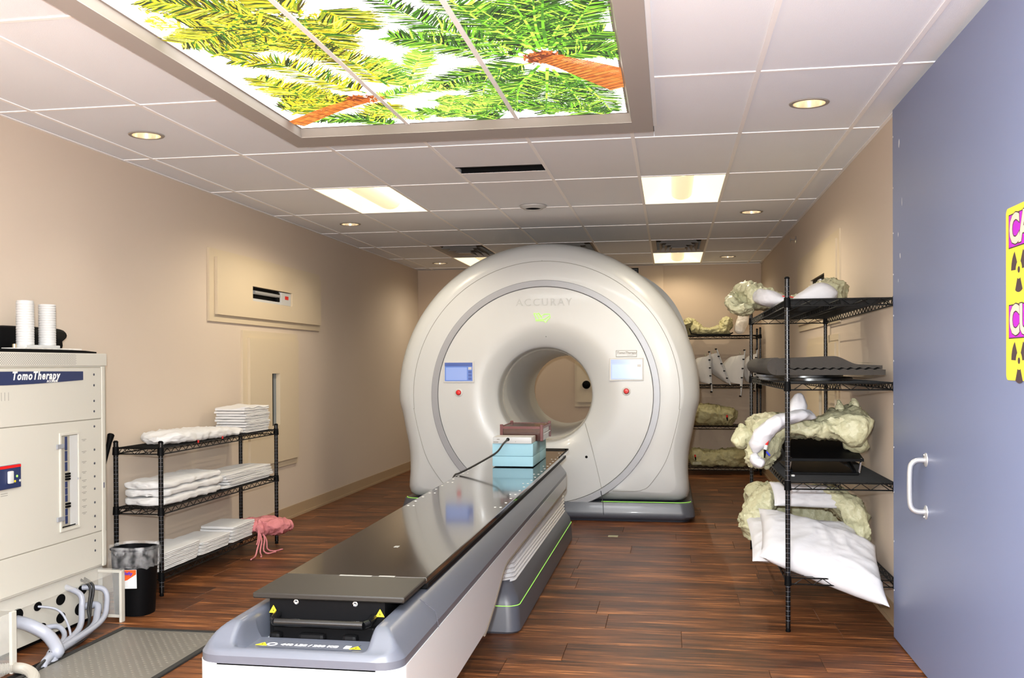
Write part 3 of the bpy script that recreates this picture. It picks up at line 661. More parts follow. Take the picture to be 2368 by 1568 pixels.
# silver ring
st = [gring(lambda k: 0.985, GYF+0.012), gring(lambda k: 0.987, GYF-0.006), gring(lambda k: 0.991, GYF-0.008), gring(lambda k: 1.042, GYF-0.008), gring(lambda k: 1.046, GYF-0.004), gring(lambda k: 1.047, GYF+0.012)]
MB().loft(st).build('trim_ring', M_silver, gan, smooth=25)
# base plinth
def rrect(x0, x1, y0, y1, r, z, n=8):
    out = []
    for cx, cy, a in ((x1-r, y0+r, -PI/2), (x1-r, y1-r, 0), (x0+r, y1-r, PI/2), (x0+r, y0+r, PI)):
        for k in range(n+1): t = a + PI/2*k/n; out.append(Vector((cx+r*math.cos(t), cy+r*math.sin(t), z)))
    return out
b0 = [rrect(GC-1.31-e, GC+1.31+e, GYF+0.005-e, 10.9, 0.12, z) for e, z in ((0.0, 0.02), (0.028, 0.03), (0.04, 0.05), (0.036, 0.09), (0.016, 0.168), (0.0, 0.172))]
b0.insert(0, rrect(GC-1.31+0.01, GC+1.31-0.01, GYF+0.02, 10.88, 0.12, 0.0))
base_o = MB().loft(b0, caps=True).build('base_plinth', M_grey, gan, smooth=40)
# light line between shell and base, on the right and left of the ring
for sx, nm in ((1, 'a'), (-1, 'b')):
    pts = [(GC+sx*0.52, GYF+0.004, 0.176)]
    for k in range(9):
        t = -PI/2 + PI/2*k/8; pts.append((GC+sx*(1.192+0.12*math.cos(t)), GYF+0.124+0.12*math.sin(t)-0.004, 0.176))
    MB().tube(pts, 0.0022, 6).build('light_strip', M_green, gan)
MB().tube([(GC+0.515, GYF-0.013, 0.272), (GC+0.535, GYF-0.012, 0.16), (GC+0.54, GYF-0.036, 0.06)], 0.004, 5).build('base_seam', M_seamd, base_o)
for k, pts in enumerate(([(-0.765, 0.885), (-0.706, 0.67), (-0.648, 0.434), (-0.612, 0.268)],)):
    MB().tube([(p.x, GYF+0.0008, p.z) for p in catmull([(x, 0, z) for x, z in pts], 8)], 0.0024, 5).build('face_seam', M_seam, gan)
sc_ = [Vector((GC+1.218*math.cos(math.radians(a)), GYF+0.0003, GZ+1.218*math.sin(math.radians(a)))) for a in range(-6, 187, 3)]
MB().tube(sc_, 0.0022, 5).build('shell_seam', M_seam, gan)
for sx in (1, -1):
    pts = [(1.217, 1.01), (1.17, 0.79), (1.09, 0.54), (0.955, 0.335), (0.88, 0.285), (0.80, 0.272), (0.62, 0.27)]
    MB().tube([(GC+sx*p.x, GYF+0.0003, p.z) for p in catmull([(x, 0, z) for x, z in pts], 6)], 0.0022, 5).build('shell_seam', M_seam, gan)
    MB().tube([(GC+sx*1.217, GYF, 1.01), (GC+sx*1.29, GYF+0.04, 0.955), (GC+sx*1.345, GYF+0.14, 0.905)], 0.0025, 5).build('shell_seam', M_seam, gan)
MB().tube([(GC-0.01, GYF, GZ+1.22), (GC-0.01, GYF+0.02, GZ+1.29), (GC-0.01, GYF+0.10, GZ+1.36)], 0.002, 5).build('shell_seam', M_seam, gan)
# displays
scr_mats = {}
def screen(x0, x1, z0, z1, bg, bar, panelc, lbl, right_dim):
    s_ = MB().cbox(x0-0.014, x1+0.014, GYF-0.006, GYF+0.004, z0-0.014, z1+0.014, 0.003).build('display_bezel', M_plwhite, gan)
    d = MB().box(x0, x1, GYF-0.0075, GYF-0.0055, z0, z1).build('display_screen', bg, s_); tag(d, lbl)
    w, h = x1-x0, z1-z0
    def el(a0, a1, c0, c1, m_, nm='screen_graphic'): MB().box(x0+w*a0, x0+w*a1, GYF-0.0083, GYF-0.0076, z0+h*c0, z0+h*c1).build(nm, m_, s_)
    el(0.0, 1.0, 0.80, 1.0, bar); el(0.04, 0.80, 0.05, 0.74, panelc)
    for k in range(3): el(0.85, 0.97, 0.06+0.18*k, 0.20+0.18*k, bar)
    el(0.85, 0.97, 0.62, 0.76, M_plwhite)
    return s_, (x0, z0, w, h)
def em(n_, c, s_): return mat(n_, (0.02, 0.02, 0.03), 0.2, emit=c, estr=s_)
screen(-2.055, -1.795, 1.262, 1.432, em('screen_blue', (0.09, 0.20, 0.55), 0.9), em('screen_blue_bar', (0.02, 0.08, 0.32), 0.9), em('screen_blue_panel', (0.30, 0.42, 0.80), 0.8), 'blue touch screen', False)
screen(-0.528, -0.252, 1.275, 1.452, em('screen_pale', (0.36, 0.50, 0.80), 0.72), em('screen_pale_bar', (0.34, 0.46, 0.78), 0.70), em('screen_pale_panel', (0.42, 0.58, 0.88), 0.78), 'pale blue touch screen', True)
for (x, z) in ((-1.928, 1.156), (-0.392, 1.168)):
    r_ = MB().lathe([(0.040, 0.004), (0.038, -0.004), (0.026, -0.006), (0.024, 0.0)], (x, GYF, z), 28, 'y').build('button_collar', M_plwhite, gan, smooth=40)
    MB().lathe([(0.024, 0.0), (0.024, -0.008), (0.018, -0.016), (0.0005, -0.018)], (x, GYF, z), 24, 'y').build('stop_button', M_red, r_, smooth=40)
MB().lathe([(0.012, 0.001), (0.012, -0.001), (0.0005, -0.001)], (-0.752, GYF, 0.575), 16, 'y').build('port_hole', M_black, gan)
MB().lathe([(0.004, 0.001), (0.004, -0.001), (0.0005, -0.001)], (-1.115, GYF+0.012, 1.665), 8, 'y').build('pin_hole', M_seamd, gan)
MB().cbox(-0.483, -0.297, GYF-0.003, GYF+0.002, 1.475, 1.535, 0.002).build('plate_border', M_seam, gan)
np_ = MB().cbox(-0.48, -0.30, GYF-0.004, GYF+0.002, 1.478, 1.532, 0.002).build('name_plate', M_white, gan)
text_mesh('name_lettering', 'TomoTherapy', 0.030, (-0.39, GYF-0.0045, 1.512), (1, 0, 0), (0, 0, 1), M_gtext, np_, shear=0.25, bold=0.0006)
text_mesh('name_lettering', 'ACCURAY', 0.012, (-0.355, GYF-0.0045, 1.490), (1, 0, 0), (0, 0, 1), M_gtext, np_)
text_mesh('embossed_lettering', 'ACCURAY', 0.095, (GC+0.005, GYF-0.0005, 1.975), (1, 0, 0), (0, 0, 1), M_etext, gan, depth=0.0025, space=1.25)
# green line emblem: stylised bird
em_ = [[(-0.075, 0.04), (-0.05, 0.035), (-0.02, -0.01)], [(-0.03, 0.035), (0.0, -0.005)], [(-0.075, 0.035), (-0.055, 0.0), (-0.055, -0.03), (0.015, -0.03), (0.035, -0.045), (0.045, -0.03), (0.075, 0.0), (0.07, 0.03), (0.02, 0.03), (-0.005, 0.01), (-0.03, 0.04), (-0.05, 0.03)], [(-0.05, -0.02), (0.02, -0.018), (0.065, 0.01)]]
for pts in em_:
    MB().tube([(-1.150+x, GYF-0.002, 1.838+z) for x, z in pts], 0.0035, 5).build('emblem_line', M_green, gan)

# ================================================================ treatment couch
CCX = -1.129
def zt(y): return 0.010*(y-3.0)
cou = thing('treatment_couch', 'long grey and white treatment couch with a glossy black table top', 'treatment couch', (CCX, 6.5, 0))
CY0, CY1 = 2.85, 7.75
# upper grey cover as one moulded surface
def plan_d(x, y):      # signed distance inside the rounded outline
    hx = 0.329-0.004*(y-3)/5; rc = 0.075
    ax = abs(x); dx = hx-ax; dy = y-CY0; dy2 = CY1-y
    def corner(d1, d2):
        if d1 < rc and d2 < rc: return rc-math.hypot(rc-d1, rc-d2)
        return min(d1, d2)
    return min(corner(dx, dy), corner(dx, dy2))
def cover_z(x, y):
    d = plan_d(x, y); zs = 0.600
    z = 0.488 + (zs-0.488)*min(1, (max(0, d)/0.085))**0.62 if d < 0.085 else zs
    z = zs - (zs-0.520)*max(0, 1-d/0.075)**1.5 if d < 0.075 else zs
    if y < 3.02:           # the front face leans back
        z = min(z, 0.535 + (zs-0.535)*smooth01((y-CY0)/0.12))
    # tray scooped out of the front end
    tx = smooth01((0.225-abs(x))/0.028); ty = smooth01((y-(CY0+0.02))/0.03)*(1 if y < 3.5 else 0)
    tray = 0.522
    if y < 3.5: z = z + (min(z, tray)-z)*tx*ty
    # deep slot for the drive under the table top
    if y > 3.05:
        sx = smooth01((0.215-abs(x))/0.006); sy = smooth01((y-3.055)/0.006); z = z + (0.44-z)*sx*sy if y < 7.5 else z
    return z + zt(y)
xs = sorted(set([-1+2*k/64 for k in range(65)] + [s_*v_ for v_ in (0.645, 0.652, 0.658, 0.664, 0.668, 0.99, 0.975, 0.96, 0.94) for s_ in (1, -1)]))
ys = sorted(set([CY0+0.006*k for k in range(40)] + [3.10+0.05*k for k in range(20)] + [3.052, 3.056, 3.06, 3.064, 3.49, 3.5, 3.505] + [4.1+0.25*k for k in range(14)] + [7.5, 7.55, 7.6, 7.65, 7.68, 7.71, 7.73, 7.74, 7.75]))
ys = [y for y in ys if y <= CY1]
def xw(u, y):
    hx = 0.329-0.004*(y-3)/5; rc = 0.075; q = min(y-CY0, CY1-y)
    if q < rc: hx = hx-rc+math.sqrt(max(0, rc*rc-(rc-q)**2))
    return u*hx
grid = [[Vector((CCX+xw(u, y), y, cover_z(xw(u, y), y))) for u in xs] for y in ys]
mb = MB().loft(grid, closed=False)
n_ = len(xs); m_ = len(ys)
loop = [grid[0][i] for i in range(n_)] + [grid[j][n_-1] for j in range(1, m_)] + [grid[m_-1][i] for i in range(n_-2, -1, -1)] + [grid[j][0] for j in range(m_-2, 0, -1)]
low = [Vector((p.x, p.y, 0.492+zt(p.y))) for p in loop]
mb.loft([[p.copy() for p in loop], low])
cov = mb.build('upper_cover', M_grey, cou, smooth=50)
MB().tube([(CCX+0.335, 3.33, 0.50+zt(3.3)), (CCX+0.325, 3.33, 0.555+zt(3.3)), (CCX+0.27, 3.33, 0.594+zt(3.3)), (CCX+0.22, 3.33, 0.594+zt(3.3))], 0.0012, 4).build('cover_seam', M_seamd, cov)
# white lower side cover, profile swept across
prof = [(2.87, 0.20), (4.20, 0.235), (4.26, 0.245), (4.45, 0.305), (4.70, 0.405), (4.76, 0.418), (4.84, 0.425), (7.6, 0.44), (7.72, 0.47), (7.745, 0.55)]
rings = []
bot = [(CY0+0.004+0.003*k, 0.19) for k in range(0)]
def low_z(y):
    for (a, p), (b, q) in zip(prof, prof[1:]):
        if a <= y <= b: return p+(q-p)*(y-a)/(b-a)
    return prof[0][1] if y < prof[0][0] else prof[-1][1]
yl = sorted(set([CY0+0.004*k for k in range(20)] + [2.95+0.2*k for k in range(24)] + [p[0] for p in prof if p[0] < 7.74] + [7.70, 7.72, 7.735, 7.745]))
L1 = []; L2 = []
for y in yl:
    e = 0.004; w = abs(xw(1, y))+e*0.5
    L1.append([Vector((CCX-w, y, 0.496+zt(y))), Vector((CCX-w, y, low_z(y)+0.012)), Vector((CCX-w+min(0.012, w), y, low_z(y))), Vector((CCX+w-min(0.012, w), y, low_z(y))), Vector((CCX+w, y, low_z(y)+0.012)), Vector((CCX+w, y, 0.496+zt(y)))])
MB().loft(L1, closed=True, caps=True).build('lower_cover', M_white, cou, smooth=40)
M_beiged = mat('painted_shadow_beige', s2l(120, 108, 96), 0.7)  # colour of the shade line drawn under the side cover
# bellows
bel = []
for k in range(17):
    z = 0.255 + 0.19*k/16; e = 0.016 if k % 2 else 0.0; s_ = 0.012*k/16
    bel.append(rrect(CCX-0.305+e+s_, CCX+0.305-e-s_, 5.16+e+0.0*s_, 7.86-e-0.4*s_, 0.10, z))
MB().loft(bel, caps=True).build('bellows', M_bellows, cou, smooth=20)
for sx in (-1, 1): MB().tube([(CCX+sx*(abs(xw(1, y))+0.001), y, low_z(y)+0.004) for y in (4.20, 4.26, 4.45, 4.70, 4.76, 4.84, 5.5, 6.5, 7.6, 7.72)], 0.006, 6).build('edge_shadow_line', M_beiged, cou)  # brown strip paints the shade along the cover's lower edge
# base
bs = [rrect(CCX-h_, CCX+h_, a, b, 0.07, z) for h_, a, b, z in ((0.335, 5.10, 7.97, 0.0), (0.345, 5.09, 7.98, 0.012), (0.338, 5.10, 7.97, 0.143), (0.328, 5.11, 7.96, 0.19), (0.312, 5.125, 7.945, 0.212), (0.300, 5.14, 7.93, 0.24), (0.28, 5.16, 7.91, 0.262))]
cb = MB().loft(bs, caps=True).build('couch_base', M_greydark, cou, smooth=30)
lsr = rrect(CCX-0.3395, CCX+0.3395, 5.098, 7.972, 0.07, 0.146)
MB().tube(lsr, 0.002, 6, closed=True).build('light_strip', M_green, cou)
# table top: slightly wider at the machine end
def tw(y): return 0.262 + (0.288-0.262)*(y-3.14)/5.2
def tx(y): return -1.122 - 0.019*(y-3.14)/5.2
TY0, TYS, TY1 = 3.12, 3.42, 8.38
def tz(y): return 0.650 + 0.0068*(y-3.12)
def slab(name, y0, y1, zt_, zb, m_, sm=30, par=cou, tip=False):
    yy = [y0, y0+0.004] + [y0+(y1-y0)*k/12 for k in range(1, 12)] + [y1-0.004, y1]; R_ = []
    for q, y in enumerate(yy):
        e = 0.004 if q in (0, len(yy)-1) else 0
        w = tw(y)-e; c = tx(y); a, b = tz(y)+zt_-e, tz(y)+zb+e
        R_.append([Vector((c-w, y, b+0.003)), Vector((c-w, y, a-0.003)), Vector((c-w+0.003, y, a)), Vector((c+w-0.003, y, a)), Vector((c+w, y, a-0.003)), Vector((c+w, y, b+0.003)), Vector((c+w-0.003, y, b)), Vector((c-w+0.003, y, b))])
    return MB().loft(R_, caps=True).build(name, m_, par, smooth=sm)
tb = slab('table_top', TYS+0.001, TY1, 0.0, -0.022, M_carbon)
slab('end_plate', TY0, TYS, 0.001, -0.018, M_carbonm)
slab('table_core', TYS+0.02, TY1-0.25, -0.022, -0.045, M_black)
# raised lip frame at the far end
tl_ = []
for sgn in (-1, 1):
    tl_.append((tx(TY1)+sgn*(tw(TY1)-0.01), TY1-0.01))
MB().tube([(tx(7.7)+tw(7.7)-0.008, 7.7, tz(7.7)+0.002), (tx(TY1)+tw(TY1)-0.008, TY1-0.008, tz(TY1)+0.005), (tx(TY1)-tw(TY1)+0.008, TY1-0.008, tz(TY1)+0.005), (tx(7.7)-tw(7.7)+0.008, 7.7, tz(7.7)+0.002)], 0.006, 6).build('edge_lip', M_black, tb)
MB().cbox(tx(TY1)-tw(TY1)+0.03, tx(TY1)+tw(TY1)-0.03, TY1-0.09, TY1-0.03, tz(TY1)+0.0, tz(TY1)+0.006, 0.002).build('end_clip', M_carbonm, tb)
# index marks
for k in range(19):
    y = 5.1 + 0.165*k
    for sg in (-1, 1):
        x = tx(y)+sg*(tw(y)-0.022)
        q = MB().box(x-0.006, x+0.006, y-0.008, y+0.008, tz(y)+0.0002, tz(y)+0.0012)
        if k % 3 == 0: q.box(x-0.03*sg-0.005, x-0.03*sg+0.005, y-0.006, y+0.006, tz(y)+0.0002, tz(y)+0.0012)
        q.build('index_mark', M_ltext, tb)
for (x, y, a) in ((-1.12, 3.415, 0.06), (-1.02, 3.42, 0.015), (-0.99, 3.42, 0.015)):
    MB().box(x-a, x+a, y-0.006, y+0.008, tz(y)+0.0012, tz(y)+0.002).build('plate_marking', M_gtext, cou)
MB().box(-1.135, -1.115, 3.96, 3.99, tz(3.97)+0.0002, tz(3.97)+0.001).build('plate_marking', M_gtext, tb)
# drive, handle and screws under the front of the table
MB().box(CCX-0.20, CCX+0.20, 3.135, 3.45, 0.46, 0.630).build('drive_housing', M_black, cou)
MB().cbox(CCX-0.175, CCX+0.175, 3.095, 3.128, 0.490, 0.555, 0.006).build('drive_front', M_black, cou)
hp = [(-0.165, 3.12, 0.583), (-0.162, 3.075, 0.575), (-0.150, 3.058, 0.572), (0.150, 3.058, 0.572), (0.162, 3.075, 0.575), (0.165, 3.12, 0.583)]
hm = MB()
for a, b in zip(hp, hp[1:]):
    hm.tube([(CCX+a[0], a[1], a[2]), (CCX+b[0], b[1], b[2])], 0.0135, 10)
hm.build('pull_handle', M_blackm, cou, smooth=50)
for x in (CCX-0.105, CCX+0.10): MB().lathe([(0.009, 0.0), (0.009, -0.004), (0.006, -0.005), (0.0005, -0.003)], (x, 3.133, 0.622), 12, 'y').build('screw', M_chrome, cou)
for x, w in ((CCX-0.155, 0.04), (CCX-0.03, 0.09), (CCX+0.1, 0.05)): MB().cbox(x-w/2, x+w/2, 3.062, 3.10, 0.47, 0.535, 0.012).build('drive_bracket', M_black, cou)
# warning labels
def tri(cx, cy, cz, s_, up, nrm, par, nm='warning_label'):
    U = Vector(up).normalized(); N = Vector(nrm).normalized(); S = U.cross(N); c = Vector((cx, cy, cz))
    p = [c+U*s_, c-U*s_*0.7+S*s_*1.0, c-U*s_*0.7-S*s_*1.0]
    o = MB().prism(p, N*0.001).build(nm, M_yellowtri, par)
    q = [c+U*s_*0.45+N*0.0012, c-U*s_*0.35+S*s_*0.12+N*0.0012, c-U*s_*0.35-S*s_*0.12+N*0.0012]
    MB().prism(q, N*0.0004).build('warning_symbol', M_black, o)
zl = 0.5235+zt(2.95)
lb = MB().prism([(CCX-0.165, 2.945, zl), (CCX+0.145, 2.945, zl), (CCX+0.16, 3.005, zl+0.0006), (CCX-0.13, 3.005, zl+0.0006)], (0, 0, 0.0008)).build('load_label', M_greydark, cou)
text_mesh('load_lettering', '440 LBS / 200 KG', 0.026, (CCX+0.0, 2.975, zl+0.0014), (1, 0, 0), (0, 1, 0), M_ltext, lb, depth=0.0002, bold=0.001)
MB().lathe([(0.017, 0), (0.017, 0.0006), (0.011, 0.0006), (0.011, 0)], (CCX-0.125, 2.975, zl+0.0008), 20).build('load_symbol', M_ltext, lb)
ub = MB().box(CCX+0.115, CCX+0.135, 2.962, 2.99, zl+0.0008, zl+0.0014).build('load_symbol', M_ltext, lb)
for x in (CCX-0.155, CCX+0.155):
    tri(x, 2.97, zl+0.0012, 0.019, (0, 1, 0), (0, 0, 1), cou)
tri(CCX-0.185, 3.13, 0.594, 0.015, (0, 0, 1), (0, -1, 0), cou); tri(CCX+0.185, 3.13, 0.594, 0.015, (0, 0, 1), (0, -1, 0), cou)
# small white pendant holder at the far right corner of the couch
MB().cbox(-0.905, -0.855, 7.58, 7.70, 0.625, 0.66, 0.012).build('pendant_holder', M_plwhite, cou, smooth=40)
tag(bpy.data.objects[cou.name], None)

# ---------------------------------------------------------------- things lying on the couch
TBZ = tz(7.2)+0.0008
fy0, fym, fy1 = 6.98, 7.36, 7.72
fb = [('lower front blue foam block on the couch', fy0, fym, 0.0, 0.073), ('upper front blue foam block on the couch, under the white box', fy0, fym, 0.0735, 0.165),
      ('lower rear blue foam block on the couch, against the machine side', fym+0.002, fy1, 0.0, 0.073), ('upper rear blue foam block on the couch, under the brown box', fym+0.002, fy1, 0.0735, 0.165)]
for lbl, a, b, c, d in fb:
    tag(MB().cbox(-1.263, -0.968, a, b, TBZ+0.0035+c, TBZ+0.0035+d, 0.006).build('foam_block', M_blue, None, smooth=40), lbl, 'foam block', 'blue foam blocks')
z1 = TBZ+0.1692
ac = thing('acrylic_box', 'brown tinted box with dark red corner posts on the foam', 'box', (-1.08, 7.50, z1))
bx0, bx1, by0, by1 = -1.245, -0.925, 7.20, 7.70
MB().cbox(bx0+0.008, bx1-0.008, by0+0.01, by1-0.01, z1, z1+0.105, 0.003).build('body', M_brownac, ac)
for x, y in ((bx0, by0), (bx1-0.022, by0), (bx0, by1-0.022), (bx1-0.022, by1-0.022)):
    MB().cbox(x, x+0.022, y, y+0.022, z1, z1+0.122, 0.003).build('corner_post', M_redframe, ac)
for a in ((bx0+0.022, bx1-0.022, by0, by0+0.012), (bx0+0.022, bx1-0.022, by1-0.012, by1), (bx0, bx0+0.012, by0+0.022, by1-0.022), (bx1-0.012, bx1, by0+0.022, by1-0.022)):
    MB().box(*a, z1+0.09, z1+0.108).build('top_rail', M_redframe, ac)
MB().box(bx1-0.012, bx1-0.002, by0+0.022, by1-0.022, z1+0.045, z1+0.052).build('side_rail', M_satin, ac)
wbx = thing('detector_box', 'flat white electronics box with a cable socket, in front of the brown box', 'electronics box', (-1.12, 7.05, z1))
MB().cbox(-1.255, -0.975, 6.955, 7.17, z1, z1+0.046, 0.004).build('case', M_plwhite, wbx, smooth=40)
MB().lathe([(0.012, 0.0), (0.012, -0.006), (0.006, -0.006), (0.006, 0.0)], (-1.145, 6.955, z1+0.030), 14, 'y').build('socket', M_black, wbx)
MB().box(-1.25, -1.215, 6.9535, 6.955, z1+0.008, z1+0.014).build('printed_mark', M_gtext, wbx)
MB().box(-1.225, -1.205, 6.9535, 6.955, z1+0.028, z1+0.034).build('printed_mark', M_gtext, wbx)
MB().lathe([(0.003, 0.0), (0.003, -0.001), (0.0005, -0.001)], (-1.09, 6.955, z1+0.015), 8, 'y').build('printed_mark', M_gtext, wbx)
cpts = catmull([(-1.145, 6.95, z1+0.030), (-1.165, 6.87, z1+0.005), (-1.20, 6.80, TBZ+0.12), (-1.27, 6.70, TBZ+0.075), (-1.35, 6.58, TBZ+0.03), (-1.405, 6.50, TBZ+0.004), (-1.425, 6.46, TBZ-0.005), (-1.44, 6.42, TBZ-0.06), (-1.45, 6.40, TBZ-0.2), (-1.50, 6.40, 0.2), (-1.55, 6.42, 0.012)], 6)
tag(MB().tube(cpts, 0.0065, 8).build('cable', M_cabled, None, smooth=60), 'thin black cable running from the white box over the couch edge', 'cable')
# ================================================================ soft goods builders
def wrinkle(vs, amp, scale, seed, sharp=True):
    o = Vector((seed*3.7, seed*1.3, seed*7.1)); out = []
    for p in vs:
        q = p*scale + o
        w = Vector((noise.noise(q*0.8), noise.noise(q*0.8+Vector((9, 9, 9))), noise.noise(q*0.8+Vector((4, 7, 1)))))*0.5; q = q + w
        a = 1-abs(noise.noise(q))*1.9; b = 1-abs(noise.noise(q*2.1+Vector((5, 1, 2))))*1.9; c = 1-abs(noise.noise(q*4.3+Vector((2, 8, 3))))*1.9
        r = 1.0*max(0, a)**2.0 + 0.45*max(0, b)**2.2 + 0.22*max(0, c)**2.5 - 0.65
        out.append(r*amp)
    return out
def lumpy(name, st, m_, seed, amp=0.012, scale=9.0, side=None, nu=40, nv=64, sq=2.6, parent=None, zmin=None, zfun=None, flat=None):
    """a bag: st = stations (x,y,z,half width,half height); section superellipse; ends rounded"""
    KS = 15; P = catmull([(a[0], a[1], a[2]) for a in st], KS); Wd = catmull([(a[3], a[4], 0) for a in st], KS); n = len(P)
    rings = []
    for i in range(n):
        t = (P[min(i+1, n-1)]-P[max(i-1, 0)]).normalized(); sd = Vector(side).normalized() if side else Vector((0, 0, 1)).cross(t).normalized()
        u = t.cross(sd); u = u if u.z > 0 else -u
        e = min(1, math.sin(PI*min(1, max(0.02, (i+0.3)/(n-0.4))))*2.2)**0.55 if (i < n*0.25 or i > n*0.75) else 1.0
        e = max(0.05, e); a, b = max(0.005, Wd[i].x)*e, max(0.005, Wd[i].y)*e; ring = []
        for k in range(nv):
            th = 2*PI*k/nv; c, s_ = math.cos(th), math.sin(th); d = (abs(c)**sq+abs(s_)**sq)**(-1/sq)
            ring.append(P[i]+sd*a*d*c+u*b*d*s_)
        rings.append(ring)
    mb = MB().loft(rings, caps=True)
    bm = bmesh.new(); bv = [bm.verts.new(v) for v in mb.v]
    for f in mb.f:
        try: bm.faces.new([bv[i] for i in f])
        except ValueError: pass
    bmesh.ops.recalc_face_normals(bm, faces=bm.faces[:]); bm.normal_update()
    ds = wrinkle([v.co for v in bm.verts], amp, scale, seed); nn = [v.normal.copy() for v in bm.verts]
    for v, d, q in zip(bm.verts, ds, nn):
        v.co += q*d
        if zmin is not None and v.co.z < zmin: v.co.z = zmin + 0.003*abs(math.sin(v.co.x*70+v.co.y*50))
    return MB().bm(bm).build(name, m_, parent, smooth=70)
def pillow(name, c4, thick, m_, seed, amp=0.006, parent=None, n=44, scale=7.0, pinch=0.10, floor_z=None):
    """c4 corners (counter-clockwise), inflated cushion"""
    A, B, C_, D = [Vector(p) for p in c4]; nrm = (B-A).cross(D-A).normalized(); mid = (A+B+C_+D)/4
    top = []; bot_ = []
    for j in range(n+1):
        v = j/n; rt = []; rb = []
        for i in range(n+1):
            u = i/n; p = (A*(1-u)+B*u)*(1-v)+(D*(1-u)+C_*u)*v
            uu, vv = 2*u-1, 2*v-1
            pin = pinch*((1-uu*uu)*vv**4+(1-vv*vv)*uu**4)*0.5; p = p.lerp(mid, pin)
            h = thick*0.5*((1-uu**4)*(1-vv**4))**0.55
            edge = 1-max(abs(uu), abs(vv))
            w = wrinkle([p], amp, scale, seed)[0]*min(1, edge*6+0.25)
            rt.append(p+nrm*(h+w)); rb.append(p-nrm*(h*0.8-0.0005)+nrm*w*0.5)
        top.append(rt); bot_.append(rb)
    mb = MB().loft(top, closed=False); mb.loft([list(reversed(r_)) for r_ in bot_], closed=False)
    bm = bmesh.new(); bv = [bm.verts.new(v) for v in mb.v]
    for f in mb.f: bm.faces.new([bv[i] for i in f])
    bmesh.ops.remove_doubles(bm, verts=bm.verts[:], dist=0.002)
    if floor_z is not None:
        for v in bm.verts: v.co.z = max(v.co.z, floor_z)
    return MB().bm(bm).build(name, m_, parent, smooth=60)
def towel(name, x0, x1, y0, y1, z0, h, m_, seed, wav=0.006, folds=2, side='x'):
    """one folded cloth: rounded slab of a few layers with wavy faces and a visible fold on its front edge"""
    nx, ny = 10, 14; rr = random.Random(seed); rings = []
    k = 10; pr = []
    for q in range(folds):                      # profile across x: layered bulges on the +x side
        a0 = q/folds; a1 = (q+1)/folds
        for s_ in range(6):
            t = -PI/2+PI*s_/5; pr.append((1-0.05*(1-math.cos(t))*1.0, a0+(a1-a0)*(0.5+0.5*math.sin(t))))
    pl_ = [(-p[0], p[1]) for p in reversed(pr)]
    sec = pr + [(u, 1.0) for u in (0.8, 0.4, 0, -0.4, -0.8)] + pl_ + [(u, 0.0) for u in (-0.8, -0.4, 0, 0.4, 0.8)]
    cx, hx = (x0+x1)/2, (x1-x0)/2
    for j in range(ny+1):
        t = j/ny; y = y0+(y1-y0)*t; e = 1.0 if 0 < j < ny else 0.93; ring = []
        for (u, w) in sec:
            dz = wav*noise.noise(Vector((u*1.5+seed, t*4, seed*0.7)))*w
            ring.append(Vector((cx+u*hx*e+0.004*noise.noise(Vector((w*5, t*6, seed))), y, z0+h*(0.5+(w-0.5)*(1 if 0 < j < ny else 0.75))+dz)))
        rings.append(ring)
    return MB().loft(rings, caps=True).build(name, m_, None, smooth=50)

